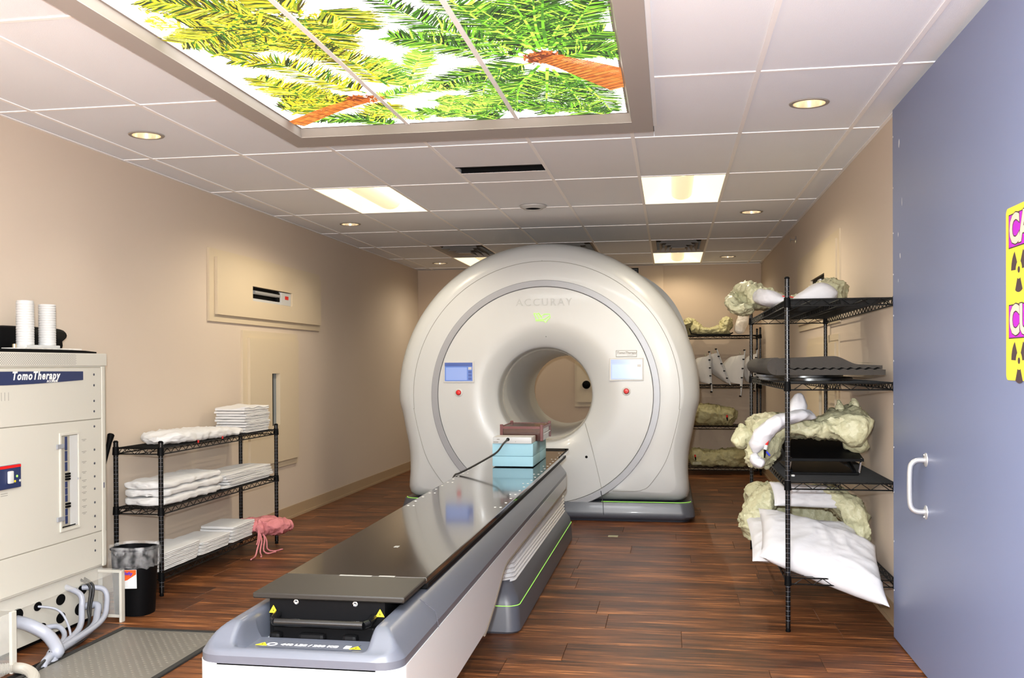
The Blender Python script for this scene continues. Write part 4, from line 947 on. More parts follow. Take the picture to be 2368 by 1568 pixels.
# ================================================================ wire shelving
def wire_shelf(name, label, x0, x1, y0, y1, levels, post_top, pr=0.0127, first_z=None, longaxis='y'):
    t = thing(name, label, 'shelving unit', ((x0+x1)/2, (y0+y1)/2, 0))
    for (x, y) in ((x0, y0), (x1, y0), (x0, y1), (x1, y1)):
        p = MB().cyl((x, y, 0.02), (x, y, post_top), pr, 16).build('post', M_blackm, t, smooth=50)
        MB().lathe([(0.0005, 0.0), (0.012, 0.0), (0.014, 0.006), (0.010, 0.02), (0.010, 0.03)], (x, y, 0), 12).build('leveling_foot', M_chrome if False else M_black, p, smooth=40)
        MB().lathe([(pr+0.001, 0.0), (pr+0.001, 0.006), (pr*0.6, 0.012), (0.0005, 0.012)], (x, y, post_top-0.004), 14).build('post_cap', M_black, p, smooth=40)
        g = MB(); z = 0.06
        while z < post_top-0.03:
            g.lathe([(pr+0.0002, -0.0012), (pr+0.0007, 0), (pr+0.0002, 0.0012)], (x, y, z), 12); z += 0.0254
        tag(g.build('post_grooves', M_greydark, p), kind='stuff')
    for z in levels:
        mb = MB(); wr_ = 0.0032
        a = (x0+pr, x1-pr, y0+pr, y1-pr)
        H = 0.034
        for zz_, rr in ((z, 0.0042), (z-H, 0.0042)):
            for P_, Q in (((x0, y0), (x1, y0)), ((x1, y0), (x1, y1)), ((x1, y1), (x0, y1)), ((x0, y1), (x0, y0))):
                mb.cyl((*P_, zz_), (*Q, zz_), rr, 6)
        for P_, Q in (((x0, y0), (x1, y0)), ((x1, y0), (x1, y1)), ((x1, y1), (x0, y1)), ((x0, y1), (x0, y0))):
            P_, Q = Vector((*P_, 0)), Vector((*Q, 0)); ln = (Q-P_).length; k = max(4, int(ln/0.05)); pts = []
            for i in range(k+1):
                q = P_.lerp(Q, 0.03/ln+(1-0.06/ln)*i/k); pts.append((q.x, q.y, z if i % 2 else z-H))
            mb.tube(pts, 0.0026, 5)
        # deck wires across the short way, carried by long wires
        if longaxis == 'y':
            k = int((y1-y0)/0.0254)
            for i in range(1, k): yv = y0+(y1-y0)*i/k; mb.tube([(x0, yv, z+0.003), (x1, yv, z+0.003)], 0.0021, 4)
            for i in (1, 2, 3): xv = x0+(x1-x0)*i/4; mb.tube([(xv, y0, z-0.002), (xv, y1, z-0.002)], 0.0032, 5); mb.tube([(xv, y0, z-H), (xv, y1, z-H)], 0.0028, 5) if i == 2 else None
            xm = (x0+x1)/2; k = int((y1-y0)/0.045); mb.tube([(xm, y0+(y1-y0)*i/k, z-0.002 if i % 2 else z-H) for i in range(k+1)], 0.0022, 4)
        else:
            k = int((x1-x0)/0.0254)
            for i in range(1, k): xv = x0+(x1-x0)*i/k; mb.tube([(xv, y0, z+0.003), (xv, y1, z+0.003)], 0.0021, 4)
            for i in (1, 2): yv = y0+(y1-y0)*i/3; mb.tube([(x0, yv, z-0.002), (x1, yv, z-0.002)], 0.0032, 5)
        s_ = mb.build('wire_shelf', M_wire, t)
        for (x, y) in ((x0, y0), (x1, y0), (x0, y1), (x1, y1)):
            MB().lathe([(pr+0.001, -0.042), (pr+0.006, -0.040), (pr+0.0035, 0.008), (pr+0.001, 0.010)], (x, y, z), 14).build('corner_collar', M_black, s_, smooth=40)
    return t

# ---------------------------------------------------------------- low shelf on the left
LX0, LX1, LY0, LY1 = -3.385, -3.085, 5.62, 7.42
SL = [0.135, 0.535, 0.905]
wire_shelf('low_wire_shelf', 'low black three-tier wire shelf against the left wall', LX0, LX1, LY0, LY1, SL, 0.945, pr=0.0150)
tz0 = SL[2]+0.0055
lumpy_sheet = lumpy('folded_sheet', [(-3.24, 5.80, tz0+0.035, 0.10, 0.03), (-3.24, 6.0, tz0+0.04, 0.145, 0.036), (-3.24, 6.4, tz0+0.035, 0.15, 0.034), (-3.24, 6.75, tz0+0.026, 0.15, 0.026), (-3.24, 6.86, tz0+0.02, 0.13, 0.018)], M_towel, 3, 0.016, 8, zmin=tz0, sq=4)
tag(lumpy_sheet, 'loosely folded white sheet at the near end of the top shelf', 'sheet')
zz0 = SL[2]+0.0055; ords = ['bottom', 'second', 'third', 'fourth', 'fifth', 'sixth', 'seventh', 'eighth', 'top']
for k in range(9):
    e = 0.012*((k*37) % 7-3)/3
    tag(towel('folded_towel', -3.375+e*0.3, -3.115+e*0.4, 6.94+e, 7.385+e*0.6, zz0, 0.0195 if k < 8 else 0.027, M_towel, 20+k, 0.004 if k < 8 else 0.024, 2), '%s white towel of the tall stack on the top shelf' % ords[k] if k in (0, 8) else '%s white towel from the bottom of the tall top-shelf stack' % ords[k], 'towel', 'stack of towels on the top shelf'); zz0 += 0.0205
zm = SL[1]+0.0055
for k, (h_, e) in enumerate(((0.052, 0.0), (0.050, 0.01), (0.046, -0.01))):
    tag(lumpy('folded_blanket', [(-3.235+e*0.3, 5.67+e, zm+h_/2, 0.11, h_*0.46), (-3.235, 5.74+e, zm+h_/2, 0.143, h_*0.5), (-3.235, 6.1, zm+h_/2+0.002, 0.145, h_*0.52), (-3.235+e*0.5, 6.42+e, zm+h_/2, 0.143, h_*0.5), (-3.235, 6.52+e*2, zm+h_*0.45, 0.12, h_*0.42)], M_towel, 40+k, 0.011, 6, zmin=zm, sq=4),
        ['bottom', 'middle', 'top'][k] + ' thick white blanket of the pile on the middle shelf', 'blanket', 'pile of white blankets'); zm += h_+0.0015
zm = SL[1]+0.0055
for k in range(5):
    e = 0.01*((k*29) % 5-2)
    tag(towel('folded_sheet', -3.37+e*0.3, -3.10+e*0.3, 6.58+e*2, 7.385+e, zm, 0.019, M_towel, 50+k, 0.006, 2), ['lowest', 'second', 'third', 'fourth', 'topmost'][k] + ' flat white sheet stacked at the far end of the middle shelf', 'sheet', 'stack of sheets on the middle shelf'); zm += 0.0205
def stack(y0, y1, n, h, seed, words, grp, dx=0.0):
    z = SL[0]+0.0055
    for k in range(n):
        e = 0.008*((k*31+seed) % 5-2)
        tag(towel('folded_towel', -3.37+e*0.3+dx, -3.098+e*0.3+dx, y0+e, y1+e*0.7, z, h, M_towel, seed+k, 0.004, 2), words % ['lowest', 'second lowest', 'middle', 'second highest', 'topmost', 'upper'][min(k if k < n-1 else 4, 5)], 'towel', grp); z += h+0.0012
stack(5.645, 6.15, 5, 0.022, 70, '%s white towel of the nearest stack on the bottom shelf', 'nearest stack on the bottom shelf')
stack(6.19, 6.62, 4, 0.021, 80, '%s white towel of the middle stack on the bottom shelf', 'middle stack on the bottom shelf')
stack(6.66, 7.03, 5, 0.022, 90, '%s white towel of the far stack on the bottom shelf', 'far stack on the bottom shelf')
# red tags on the rim of the top shelf
for y, w_ in ((6.10, 'nearer'), (6.46, 'farther')):
    tag(MB().cbox(LX1+0.0045, LX1+0.0075, y-0.009, y+0.009, SL[2]+0.0, SL[2]+0.018, 0.001).build('shelf_tag', M_red), w_ + ' small red tag on the front rim of the low shelf', 'tag', 'red shelf tags')
# pink gown bundle at the far end of the bottom shelf
pk = thing('pink_gown', 'crumpled pink gown with hanging ties at the end of the low shelf', 'gown', (-3.1, 7.32, SL[0]+0.006))
zb = SL[0]+0.0065
lumpy('skirt', [(-3.08, 7.02, zb+0.05, 0.04, 0.035), (-3.05, 7.10, zb+0.05, 0.09, 0.055), (-3.01, 7.20, zb+0.035, 0.11, 0.06), (-2.99, 7.30, zb+0.025, 0.09, 0.05), (-2.99, 7.36, zb+0.02, 0.04, 0.03)], M_pink, 5, 0.020, 8, parent=pk, sq=2.2)
lumpy('bodice', [(-3.08, 7.03, zb+0.055, 0.04, 0.035), (-3.16, 7.06, zb+0.055, 0.07, 0.05), (-3.26, 7.10, zb+0.045, 0.08, 0.045), (-3.35, 7.12, zb+0.03, 0.05, 0.028)], M_pink, 6, 0.018, 8, parent=pk, sq=2.2)
lumpy('flap', [(-3.20, 7.14, zb+0.06, 0.06, 0.03), (-3.17, 7.28, zb+0.055, 0.08, 0.035), (-3.12, 7.42, zb+0.045, 0.07, 0.03), (-3.07, 7.52, zb+0.035, 0.03, 0.02)], M_pink, 7, 0.014, 8, parent=pk, sq=2.2)
lumpy('knot', [(-3.06, 6.995, zb+0.035, 0.02, 0.025), (-3.05, 7.02, zb+0.04, 0.032, 0.035), (-3.04, 7.05, zb+0.04, 0.02, 0.025)], M_pink, 8, 0.006, 20, parent=pk)
ties = [[(-3.05, 7.0, zb+0.03), (-3.035, 6.98, 0.12), (-3.03, 6.92, 0.05), (-3.02, 6.86, 0.009), (-3.0, 6.74, 0.009)], [(-3.05, 7.01, zb+0.03), (-3.03, 7.0, 0.10), (-3.02, 6.95, 0.03), (-2.99, 6.90, 0.009), (-2.97, 6.85, 0.009)], [(-3.045, 7.03, zb+0.03), (-3.01, 7.04, 0.10), (-3.0, 7.04, 0.03), (-2.96, 7.08, 0.009), (-2.93, 7.16, 0.009)], [(-3.04, 7.02, zb+0.03), (-3.02, 7.03, 0.11), (-3.01, 6.99, 0.03), (-2.97, 6.98, 0.009), (-2.94, 7.05, 0.009)], [(-3.05, 6.99, zb+0.03), (-3.04, 6.96, 0.12), (-3.04, 6.93, 0.08)]]
for q in ties: MB().tube(catmull(q, 6), 0.006, 6).build('tie', M_pink, pk, smooth=60)

# ================================================================ control cabinet on the left
FXc = -3.13; CYA, CYBc = 2.9, 5.10
cabn = thing('power_cabinet', 'tall cream equipment cabinet with a blue name sign, cut by the left edge', 'cabinet', ((FXc+XL)/2, 4.0, 0))
MB().cbox(XL+0.03, FXc, CYA, CYBc, 0.30, 1.482, 0.008).build('body', M_cab, cabn)
MB().cbox(XL+0.03, FXc-0.015, CYA, CYBc-0.02, 0.035, 0.298, 0.004).build('lower_body', M_cab, cabn)
MB().cbox(XL+0.05, FXc-0.06, CYA+0.1, CYBc-0.08, 0.0, 0.034, 0.003).build('plinth', M_black, cabn)
cp_ = MB().cbox(XL+0.028, FXc+0.006, CYA-0.002, CYBc+0.003, 1.415, 1.484, 0.004).build('top_cap', M_cab, cabn)
vt = MB(); 
for r_ in range(9):
    for c_ in range(118):
        y = CYA+0.05+c_*0.0158+(0.0079 if r_ % 2 else 0); z = 1.424+r_*0.0064
        vt.add([(FXc+0.0066, y, z-0.0022), (FXc+0.0066, y+0.0034, z), (FXc+0.0066, y, z+0.0022), (FXc+0.0066, y-0.0034, z)], [(0, 1, 2, 3)])
tag(vt.build('vent_holes', M_seamd, cp_, fix=False), kind='stuff')
for z0_, z1_, nm in ((1.124, 1.404, 'upper_panel'), (0.500, 1.119, 'middle_panel'), (0.312, 0.495, 'lower_panel')):
    MB().cbox(FXc-0.002, FXc+0.006, CYA+0.01, 5.045, z0_, z1_, 0.002).build(nm, M_cab, cabn)
MB().box(FXc-0.002, FXc+0.001, CYA, CYBc-0.004, 0.49, 1.41).build('joint_backing', M_cabline, cabn)
MB().cbox(FXc, FXc+0.010, 5.046, 5.075, 0.30, 1.412, 0.003).build('edge_post', M_cab, cabn)
for z in (1.368, 1.309, 1.223, 1.166, 1.083, 0.955, 0.88, 0.808, 0.74, 0.665, 0.59, 0.53, 0.455, 0.40):
    MB().lathe([(0.0065, 0.006), (0.0065, 0.008), (0.003, 0.0095), (0.0005, 0.0085)], (FXc, 4.974, z), 10, 'x').build('screw', M_seamd, cabn)
# curved blue sign with lettering
pts = []
for k in range(13):
    y = 3.50+(4.87-3.50)*k/12; bow = 0.012*math.sin(PI*k/12); pts.append((y, 1.386+bow*0.3))
low_ = [(3.50+(4.87-3.50)*k/12, 1.340-0.016*math.sin(PI*k/12)) for k in range(12, -1, -1)]
sg = MB().prism([(FXc+0.0065, y, z) for y, z in pts+low_], (0.0025, 0, 0)).build('name_sign', M_navy, cabn)
text_mesh('sign_lettering', 'TomoTherapy', 0.056, (FXc+0.0094, 4.47, 1.366), (0, 1, 0), (0, 0, 1), M_ltext, sg, depth=0.0003, shear=0.25, bold=0.0016, space=1.18)
text_mesh('sign_lettering', 'ACCURAY', 0.0165, (FXc+0.0094, 4.60, 1.338), (0, 1, 0), (0, 0, 1), M_ltext, sg, depth=0.0003, bold=0.0006, space=1.3)
for k, y in enumerate((4.21, 4.235, 4.262)):
    MB().box(FXc+0.0062, FXc+0.0068, y-0.0015, y+0.0015, 1.25, 1.29).build('printed_line', M_gtext, cabn)
# breaker slot
for a in ((4.655, 4.668, 0.552, 1.066), (4.815, 4.832, 0.552, 1.066), (4.668, 4.815, 0.552, 0.566), (4.668, 4.815, 1.052, 1.066)):
    MB().cbox(FXc+0.004, FXc+0.014, *a, 0.002).build('slot_frame', M_cab, cabn)
sl = MB().box(FXc+0.0055, FXc+0.0075, 4.668, 4.815, 0.566, 1.052).build('slot_plate', M_cabline, cabn)
MB().box(FXc+0.0076, FXc+0.0086, 4.745, 4.812, 0.57, 1.048).build('slot_cover', M_plwhite, sl)
seg = [(1.045, 0.975), (0.970, 0.918), (0.912, 0.866), (0.810, 0.780), (0.776, 0.742), (0.738, 0.705), (0.668, 0.634), (0.630, 0.590)]
for a, b in seg: MB().box(FXc+0.0076, FXc+0.012, 4.702, 4.718, b, a).build('breaker_edge', M_navy, sl)
for a in (0.850, 0.836, 0.822, 0.693, 0.678): MB().cbox(FXc+0.0076, FXc+0.018, 4.702, 4.738, a-0.005, a+0.005, 0.001).build('breaker_lever', M_black, sl)
MB().box(FXc+0.0076, FXc+0.0095, 4.675, 4.79, 0.572, 0.578).build('slot_dark_strip', M_black, sl)  # thin black strip along the bottom of the slot
for z in (0.998, 0.621): MB().cbox(FXc+0.006, FXc+0.016, 4.63, 4.685, z-0.012, z+0.012, 0.002).build('hinge', M_silver, cabn)
MB().lathe([(0.012, 0.006), (0.012, 0.012), (0.006, 0.014), (0.0005, 0.014)], (FXc, 4.825, 0.815), 14, 'x').build('latch', M_silver, cabn)
for z in (1.02, 0.955, 0.90, 0.845, 0.80, 0.765, 0.735, 0.695, 0.66, 0.625):
    MB().box(FXc+0.0062, FXc+0.0067, 4.855, 4.898, z-0.003, z).build('printed_line', M_gtext, cabn)
    MB().box(FXc+0.0062, FXc+0.0067, 4.865, 4.888, z-0.010, z-0.007).build('printed_line', M_gtext, cabn)
# switch block
sw = MB().cbox(FXc+0.005, FXc+0.020, 4.12, 4.332, 0.830, 0.942, 0.003).build('switch_block', M_navy, cabn)
MB().box(FXc+0.0201, FXc+0.021, 4.12, 4.330, 0.928, 0.941).build('red_stripe', M_red, sw)
MB().cbox(FXc+0.020, FXc+0.034, 4.228, 4.262, 0.855, 0.915, 0.006).build('switch_toggle', M_plwhite, sw, smooth=40)
for y, z, m__ in ((4.30, 0.885, M_green), (4.322, 0.862, M_plwhite), (4.285, 0.862, M_yellowtri)): MB().lathe([(0.006, 0.020), (0.006, 0.022), (0.0005, 0.023)], (FXc, y, z), 10, 'x').build('indicator', m__, sw)
for z in (0.81, 0.80): MB().box(FXc+0.0062, FXc+0.0068, 4.2, 4.25, z-0.003, z).build('printed_line', M_gtext, cabn)
MB().box(FXc+0.010, FXc+0.0108, 5.055, 5.062, 0.735, 0.765).build('key_slot', M_navy, cabn)
# cable holes in the lower body
holes = [(4.885, 0.205, 0.032), (4.69, 0.195, 0.03), (4.86, 0.105, 0.036), (4.69, 0.10, 0.03), (4.50, 0.205, 0.024), (4.53, 0.085, 0.03), (4.34, 0.20, 0.035)]
for (y, z, r_) in holes:
    mb = MB(); r_ *= 1.3; ring = [Vector((FXc-0.0145, y+r_*math.cos(2*PI*k/18), z+r_*0.72*math.sin(2*PI*k/18))) for k in range(18)]; mb.prism(ring, (0.002, 0, 0)); mb.build('cable_hole', M_black, cabn)
# clear guard in front of the cables
gd = thing('cable_guard', 'clear acrylic guard with cream posts standing in front of the cables', 'guard', (-3.05, 4.57, 0))
for y in (4.10, 5.02): MB().cbox(-3.0, -2.985, y-0.018, y+0.018, 0.0, 0.285, 0.003).build('post', M_cab, gd)
MB().cbox(FXc-0.012, -2.985, 5.026, 5.034, 0.268, 0.284, 0.002).build('rail', M_cab, gd)
MB().cbox(FXc-0.012, -3.0, 5.026, 5.034, 0.02, 0.036, 0.002).build('rail', M_cab, gd)
MB().box(FXc-0.012, -2.987, 4.10, 5.036, 0.286, 0.290).build('top_sheet', M_acrylic, gd)
MB().box(FXc-0.012, -3.0, 5.029, 5.032, 0.036, 0.268).build('end_sheet', M_acrylic, gd)
MB().box(-2.9855, -2.983, 3.3, 4.08, 0.012, 0.284).build('front_sheet', M_acrylic, gd)
# cables: each comes from a hole and drops to the floor by the plate
cb_ = [('thick grey cable looping from the lower left hole to the floor', 0.026, M_cable, [(-3.15, 4.34, 0.17), (-3.06, 4.32, 0.16), (-2.98, 4.34, 0.11), (-2.9, 4.3, 0.05), (-2.925, 4.3, 0.03), (-2.905, 4.24, -0.03)]),
       ('grey cable arching from the rightmost upper hole', 0.012, M_cable, [(-3.15, 4.885, 0.215), (-3.05, 4.93, 0.2), (-3.01, 4.9, 0.13), (-2.97, 4.76, 0.06), (-2.921, 4.282, 0.03), (-2.902, 4.22, -0.03)]),
       ('grey cable hanging from under the cabinet beside the middle holes', 0.013, M_cable, [(-3.15, 4.74, 0.25), (-3.07, 4.75, 0.21), (-3.05, 4.73, 0.14), (-3.0, 4.62, 0.06), (-2.917, 4.264, 0.03), (-2.899, 4.2, -0.03)]),
       ('pale grey cable bundle from the round lower hole', 0.016, M_cable, [(-3.15, 4.87, 0.11), (-3.06, 4.88, 0.125), (-3.03, 4.84, 0.09), (-2.98, 4.7, 0.045), (-2.913, 4.246, 0.03), (-2.896, 4.18, -0.03)]),
       ('grey cable from the small lower hole, running to the floor plate', 0.011, M_cable, [(-3.15, 4.53, 0.085), (-3.07, 4.56, 0.09), (-3.0, 4.5, 0.05), (-2.909, 4.228, 0.03), (-2.893, 4.16, -0.03)]),
       ('thin grey wire from the upper small hole', 0.005, M_cable, [(-3.15, 4.5, 0.205), (-3.07, 4.55, 0.18), (-3.02, 4.56, 0.11), (-2.96, 4.48, 0.04), (-2.905, 4.21, 0.03), (-2.89, 4.14, -0.03)]),
       ('first of two thin black cables hanging beside the right holes', 0.006, M_cabled, [(-3.15, 4.875, 0.26), (-3.09, 4.87, 0.22), (-3.07, 4.82, 0.12), (-3.02, 4.72, 0.04), (-2.901, 4.192, 0.03), (-2.887, 4.12, -0.03)]),
       ('second of two thin black cables hanging beside the right holes', 0.006, M_cabled, [(-3.15, 4.905, 0.262), (-3.09, 4.9, 0.22), (-3.075, 4.85, 0.12), (-3.03, 4.76, 0.04), (-2.98, 4.64, 0.006), (-2.897, 4.174, 0.03), (-2.884, 4.1, -0.03)])]
for lbl, r_, m__, q in cb_:
    tag(MB().tube(catmull(q, 7), r_*1.2, 10).build('cable', m__, None, smooth=60), lbl, 'cable', 'cabinet cables')
cdq = catmull([(-3.06, 4.06, 0.025), (-2.97, 4.10, 0.025), (-2.88, 4.06, 0.025), (-2.78, 3.95, 0.032), (-2.7, 3.8, 0.033)], 22)
tag(MB().tube(cdq, [0.025 if i % 2 else 0.020 for i in range(len(cdq))], 12).build('corrugated_conduit', M_conduit, None, smooth=20), 'ribbed white conduit on the floor by the cabinet', 'conduit')

tag(MB().box(-2.975, -2.895, 3.7, 4.42, 0.0002, 0.0012).build('floor_slot', M_black), 'dark cable slot in the floor beside the steel plate', 'floor slot')
# things on top of the cabinet
ct = 1.485
tag(MB().lathe([(0.0005, 0.0), (0.15, 0.0), (0.155, 0.004), (0.15, 0.010), (0.0005, 0.012)], (-3.285, 4.93, ct), 40).build('round_plate', M_black, None, smooth=40), 'thin black plate lying on the cabinet top', 'plate') if False else None
bp2 = MB()
bp2.loft([[Vector((-3.44, y, ct)), Vector((-3.16, y, ct)), Vector((-3.16, y, ct+h_)), Vector((-3.44, y, ct+h_))] for y, h_ in ((4.0, 0.016), (4.7, 0.016), (4.95, 0.014), (5.06, 0.008))], caps=True)
tag(bp2.build('board', M_black, None, smooth=30), 'thin black board lying on top of the cream cabinet', 'board')
tp = ct+0.0165
pad = MB(); rings = []
prf = [(a_+0.17, b_) for a_, b_ in ((4.0, 0.0), (4.80, 0.0), (4.812, 0.03), (4.808, 0.055), (4.825, 0.065), (4.845, 0.078), (4.852, 0.092), (4.845, 0.106), (4.83, 0.114), (4.80, 0.120), (4.6, 0.124), (4.35, 0.122), (4.15, 0.112), (4.0, 0.095))]
for x, s_ in ((-3.425, 0.90), (-3.418, 0.97), (-3.40, 1.0), (-3.34, 1.0), (-3.322, 0.97), (-3.315, 0.90)):
    rings.append([Vector((x, 4.4+(y-4.4)*(0.985+0.015*s_), tp+z*s_)) for y, z in prf])
pad.loft(rings, caps=True); tag(pad.build('head_support', M_black, None, smooth=45), 'black moulded head support pad on the cabinet, behind the white tubes', 'cushion')
tw_ = thing('twin_tube_fixture', 'pair of ribbed white tubes standing on a clear plate', 'fixture', (-3.22, 4.62, tp))
MB().cbox(-3.30, -3.165, 4.45, 4.93, tp, tp+0.007, 0.002).build('plate', M_clearpl, tw_)
MB().cbox(-3.265, -3.185, 4.485, 4.765, tp+0.007, tp+0.022, 0.004).build('foot', M_plwhite, tw_)
for (y, h_) in ((4.532, 0.225), (4.712, 0.215)):
    pr_ = [(0.0005, 0.0), (0.043, 0.0)]; z = 0.004
    while z < h_-0.01: pr_ += [(0.0425, z), (0.0435, z+0.004), (0.0425, z+0.008), (0.0412, z+0.010)]; z += 0.0125
    pr_ += [(0.041, h_-0.004), (0.037, h_), (0.0005, h_)]
    MB().lathe(pr_, (-3.225, y, tp+0.022), 28).build('tube', M_plwhite, tw_, smooth=25)
tag(MB().lathe([(0.0005, 0.0), (0.011, 0.0), (0.011, 0.018), (0.0005, 0.02)], (-3.235, 4.462, tp+0.0072), 12).build('spool', M_brass, None, smooth=40), 'tiny amber spool beside the white tubes', 'spool')
# black handle leaning between cabinet and wall
tag(MB().tube([(-3.435, 5.36, 0.002), (-3.435, 5.565, 0.80), (-3.435, 5.63, 0.94), (-3.435, 5.65, 0.985), (-3.435, 5.653, 0.992)], [0.013, 0.013, 0.016, 0.022, 0.016], 12).build('pole', M_black, None, smooth=40), 'black pole leaning behind the cream cabinet', 'pole')

# floor plate with black edging
fp = thing('floor_plate', 'diamond-pattern steel floor plate with black rubber edging', 'floor plate', (-2.6, 4.1, 0))
px0, px1, py0, py1 = -2.885, -2.31, 2.6, 4.86
MB().cbox(px0, px1, py0, py1, 0.0, 0.007, 0.002).build('plate', M_steelplate, fp)
dm = MB(); k = 0
y = py0+0.03
while y < py1-0.04:
    x = px0+0.03+(0.02 if k % 2 else 0)
    while x < px1-0.03:
        s_ = 1 if (k+int(x*50)) % 2 else -1
        a = Vector((0.012, 0.004*s_, 0)); b = Vector((-0.0025*s_, 0.0045, 0)); c = Vector((x, y, 0.007))
        dm.add([c-a, c-b, c+a, c+b, c+Vector((0, 0, 0.0022))], [(0, 1, 4), (1, 2, 4), (2, 3, 4), (3, 0, 4)]); x += 0.04
    y += 0.028; k += 1
tag(dm.build('tread_pattern', M_steelplate, fp), kind='stuff')
for a in ((px0-0.03, px0, py0, py1+0.03), (px1, px1+0.03, py0, py1+0.03), (px0, px1, py1, py1+0.03)): MB().cbox(*a, 0.0, 0.011, 0.003).build('edging', M_rubber, fp)

# waste bin
bn = thing('waste_bin', 'black waste bin with a clear liner and an orange label', 'bin', (-3.03, 5.22, 0))
def binr(s_, z, n=36): return [Vector((-3.03+s_*0.122*math.copysign(abs(math.cos(t))**0.75, math.cos(t)), 5.22+s_*0.11*math.copysign(abs(math.sin(t))**0.75, math.sin(t)), z)) for t in [2*PI*k/n for k in range(n)]]
MB().loft([binr(0.05, 0.004), binr(0.80, 0.004), binr(0.84, 0.0), binr(0.86, 0.01), binr(1.0, 0.365), binr(1.05, 0.37), binr(1.05, 0.378), binr(0.98, 0.376), binr(0.84, 0.012), binr(0.05, 0.01)]).build('body', M_black, bn, smooth=45)
lr = []
for q, (s_, z) in enumerate(((0.9, 0.20), (0.955, 0.30), (0.985, 0.385), (1.04, 0.392), (1.085, 0.375), (1.10, 0.34), (1.085, 0.305), (1.075, 0.275))):
    rg_ = binr(s_, z, 72)
    for k, p in enumerate(rg_):
        w = noise.noise(Vector((k*0.45, q*0.6, 2)))*0.014 if q > 1 else 0; d = (p-Vector((-3.03, 5.22, p.z))).normalized(); p += d*abs(w); p.z += 0.012*noise.noise(Vector((k*0.3, q, 9))) if q > 4 else 0
    lr.append(rg_)
MB().loft(lr).build('liner', M_liner, bn, smooth=30)
lm = MB().prism([(-3.04, 5.090, 0.165), (-2.945, 5.092, 0.170), (-2.943, 5.086, 0.276), (-3.042, 5.084, 0.272)], (0, -0.001, 0)).build('label', M_binw, bn)
MB().prism([(-3.04, 5.087, 0.205), (-3.0, 5.088, 0.215), (-2.945, 5.085, 0.25), (-2.944, 5.083, 0.275), (-3.042, 5.082, 0.271)], (0, -0.001, 0)).build('label_print', M_orange, lm)
text_mesh('label_lettering', 'Hefty', 0.026, (-2.995, 5.0795, 0.254), (1, 0.03, 0), (0, 0, 1), M_bluep, lm, depth=0.0003, shear=0.2, bold=0.0006)
# ================================================================ tall shelf on the right
RX0, RX1, RY0, RY1 = 0.603, 1.144, 5.37, 7.72
SR = [0.285, 0.785, 1.305, 1.745]
wire_shelf('tall_wire_shelf', 'tall black four-tier wire shelf along the right wall', RX0, RX1, RY0, RY1, SR, 1.857)
s4, s3, s2, s1 = [z+0.0055 for z in (SR[3], SR[2], SR[1], SR[0])]
# top tier
vb = thing('vacuum_cushion', 'beige vacuum cushion with a white liner on the top tier of the tall shelf', 'cushion', (0.8, 6.5, s4))
lumpy('bag', [(0.40, 6.50, s4+0.085, 0.09, 0.075), (0.47, 6.50, s4+0.095, 0.22, 0.085), (0.56, 6.50, s4+0.075, 0.26, 0.075), (0.70, 6.48, s4+0.038, 0.26, 0.036), (0.82, 6.48, s4+0.045, 0.26, 0.045), (0.94, 6.46, s4+0.085, 0.24, 0.085), (1.03, 6.45, s4+0.085, 0.18, 0.085), (1.075, 6.45, s4+0.06, 0.06, 0.055)], M_bag, 61, 0.024, 10, zmin=s4, side=(0, 1, 0), parent=vb)
lumpy('overhang', [(0.42, 6.55, s4+0.11, 0.10, 0.06), (0.40, 6.45, s4+0.06, 0.16, 0.06), (0.43, 6.35, s4+0.0, 0.14, 0.045), (0.50, 6.25, s4-0.055+0.06, 0.06, 0.03)], M_bag, 62, 0.020, 11, parent=vb, side=(0.3, 1, 0))
lumpy('white_liner', [(0.50, 6.26, s4+0.09, 0.04, 0.05), (0.57, 6.22, s4+0.06, 0.10, 0.055), (0.68, 6.20, s4+0.03, 0.10, 0.028), (0.74, 6.18, s4+0.02, 0.05, 0.018)], M_pillow, 63, 0.008, 6, zmin=s4+0.001, side=(0, 1, 0), parent=vb)
lumpy('white_headrest', [(0.70, 6.02, s4+0.022, 0.05, 0.02), (0.78, 6.02, s4+0.045, 0.09, 0.044), (0.86, 6.02, s4+0.065, 0.10, 0.064), (0.92, 6.02, s4+0.05, 0.08, 0.05), (0.95, 6.02, s4+0.03, 0.03, 0.028)], M_pillow, 64, 0.003, 5, zmin=s4+0.0008, side=(0, 1, 0), parent=vb)
MB().tube(catmull([(0.63, 6.17, s4+0.068), (0.66, 6.13, s4+0.062), (0.70, 6.10, s4+0.056), (0.72, 6.06, s4+0.048)], 5), 0.004, 5).build('red_cord', M_red, vb)
# second tier: black foam and round boards
def disc_board(label, x, y, rx, ry, z, h_):
    mb = MB(); n = 48
    def rg2(s_, zz_): return [Vector((x+rx*s_*math.copysign(abs(math.cos(t))**0.7, math.cos(t)), y+ry*s_*math.copysign(abs(math.sin(t))**0.7, math.sin(t)), zz_)) for t in [2*PI*k/n for k in range(n)]]
    mb.loft([rg2(0.99, z), rg2(1.0, z+0.002), rg2(1.0, z+h_-0.002), rg2(0.99, z+h_)], caps=True)
    return tag(mb.build('curved_board', M_blackm, None, smooth=30), label, 'board', 'glossy curved boards')
disc_board('lower glossy black curved-edge board on the second tier', 0.80, 6.30, 0.25, 0.62, s3, 0.018)
disc_board('upper glossy black curved-edge board under the foam mat', 0.76, 6.25, 0.23, 0.60, s3+0.0185, 0.017)
fz = s3+0.036
fm = thing('foam_mat', 'folded charcoal egg-crate foam mat on the second tier', 'foam mat', (0.8, 6.3, fz))
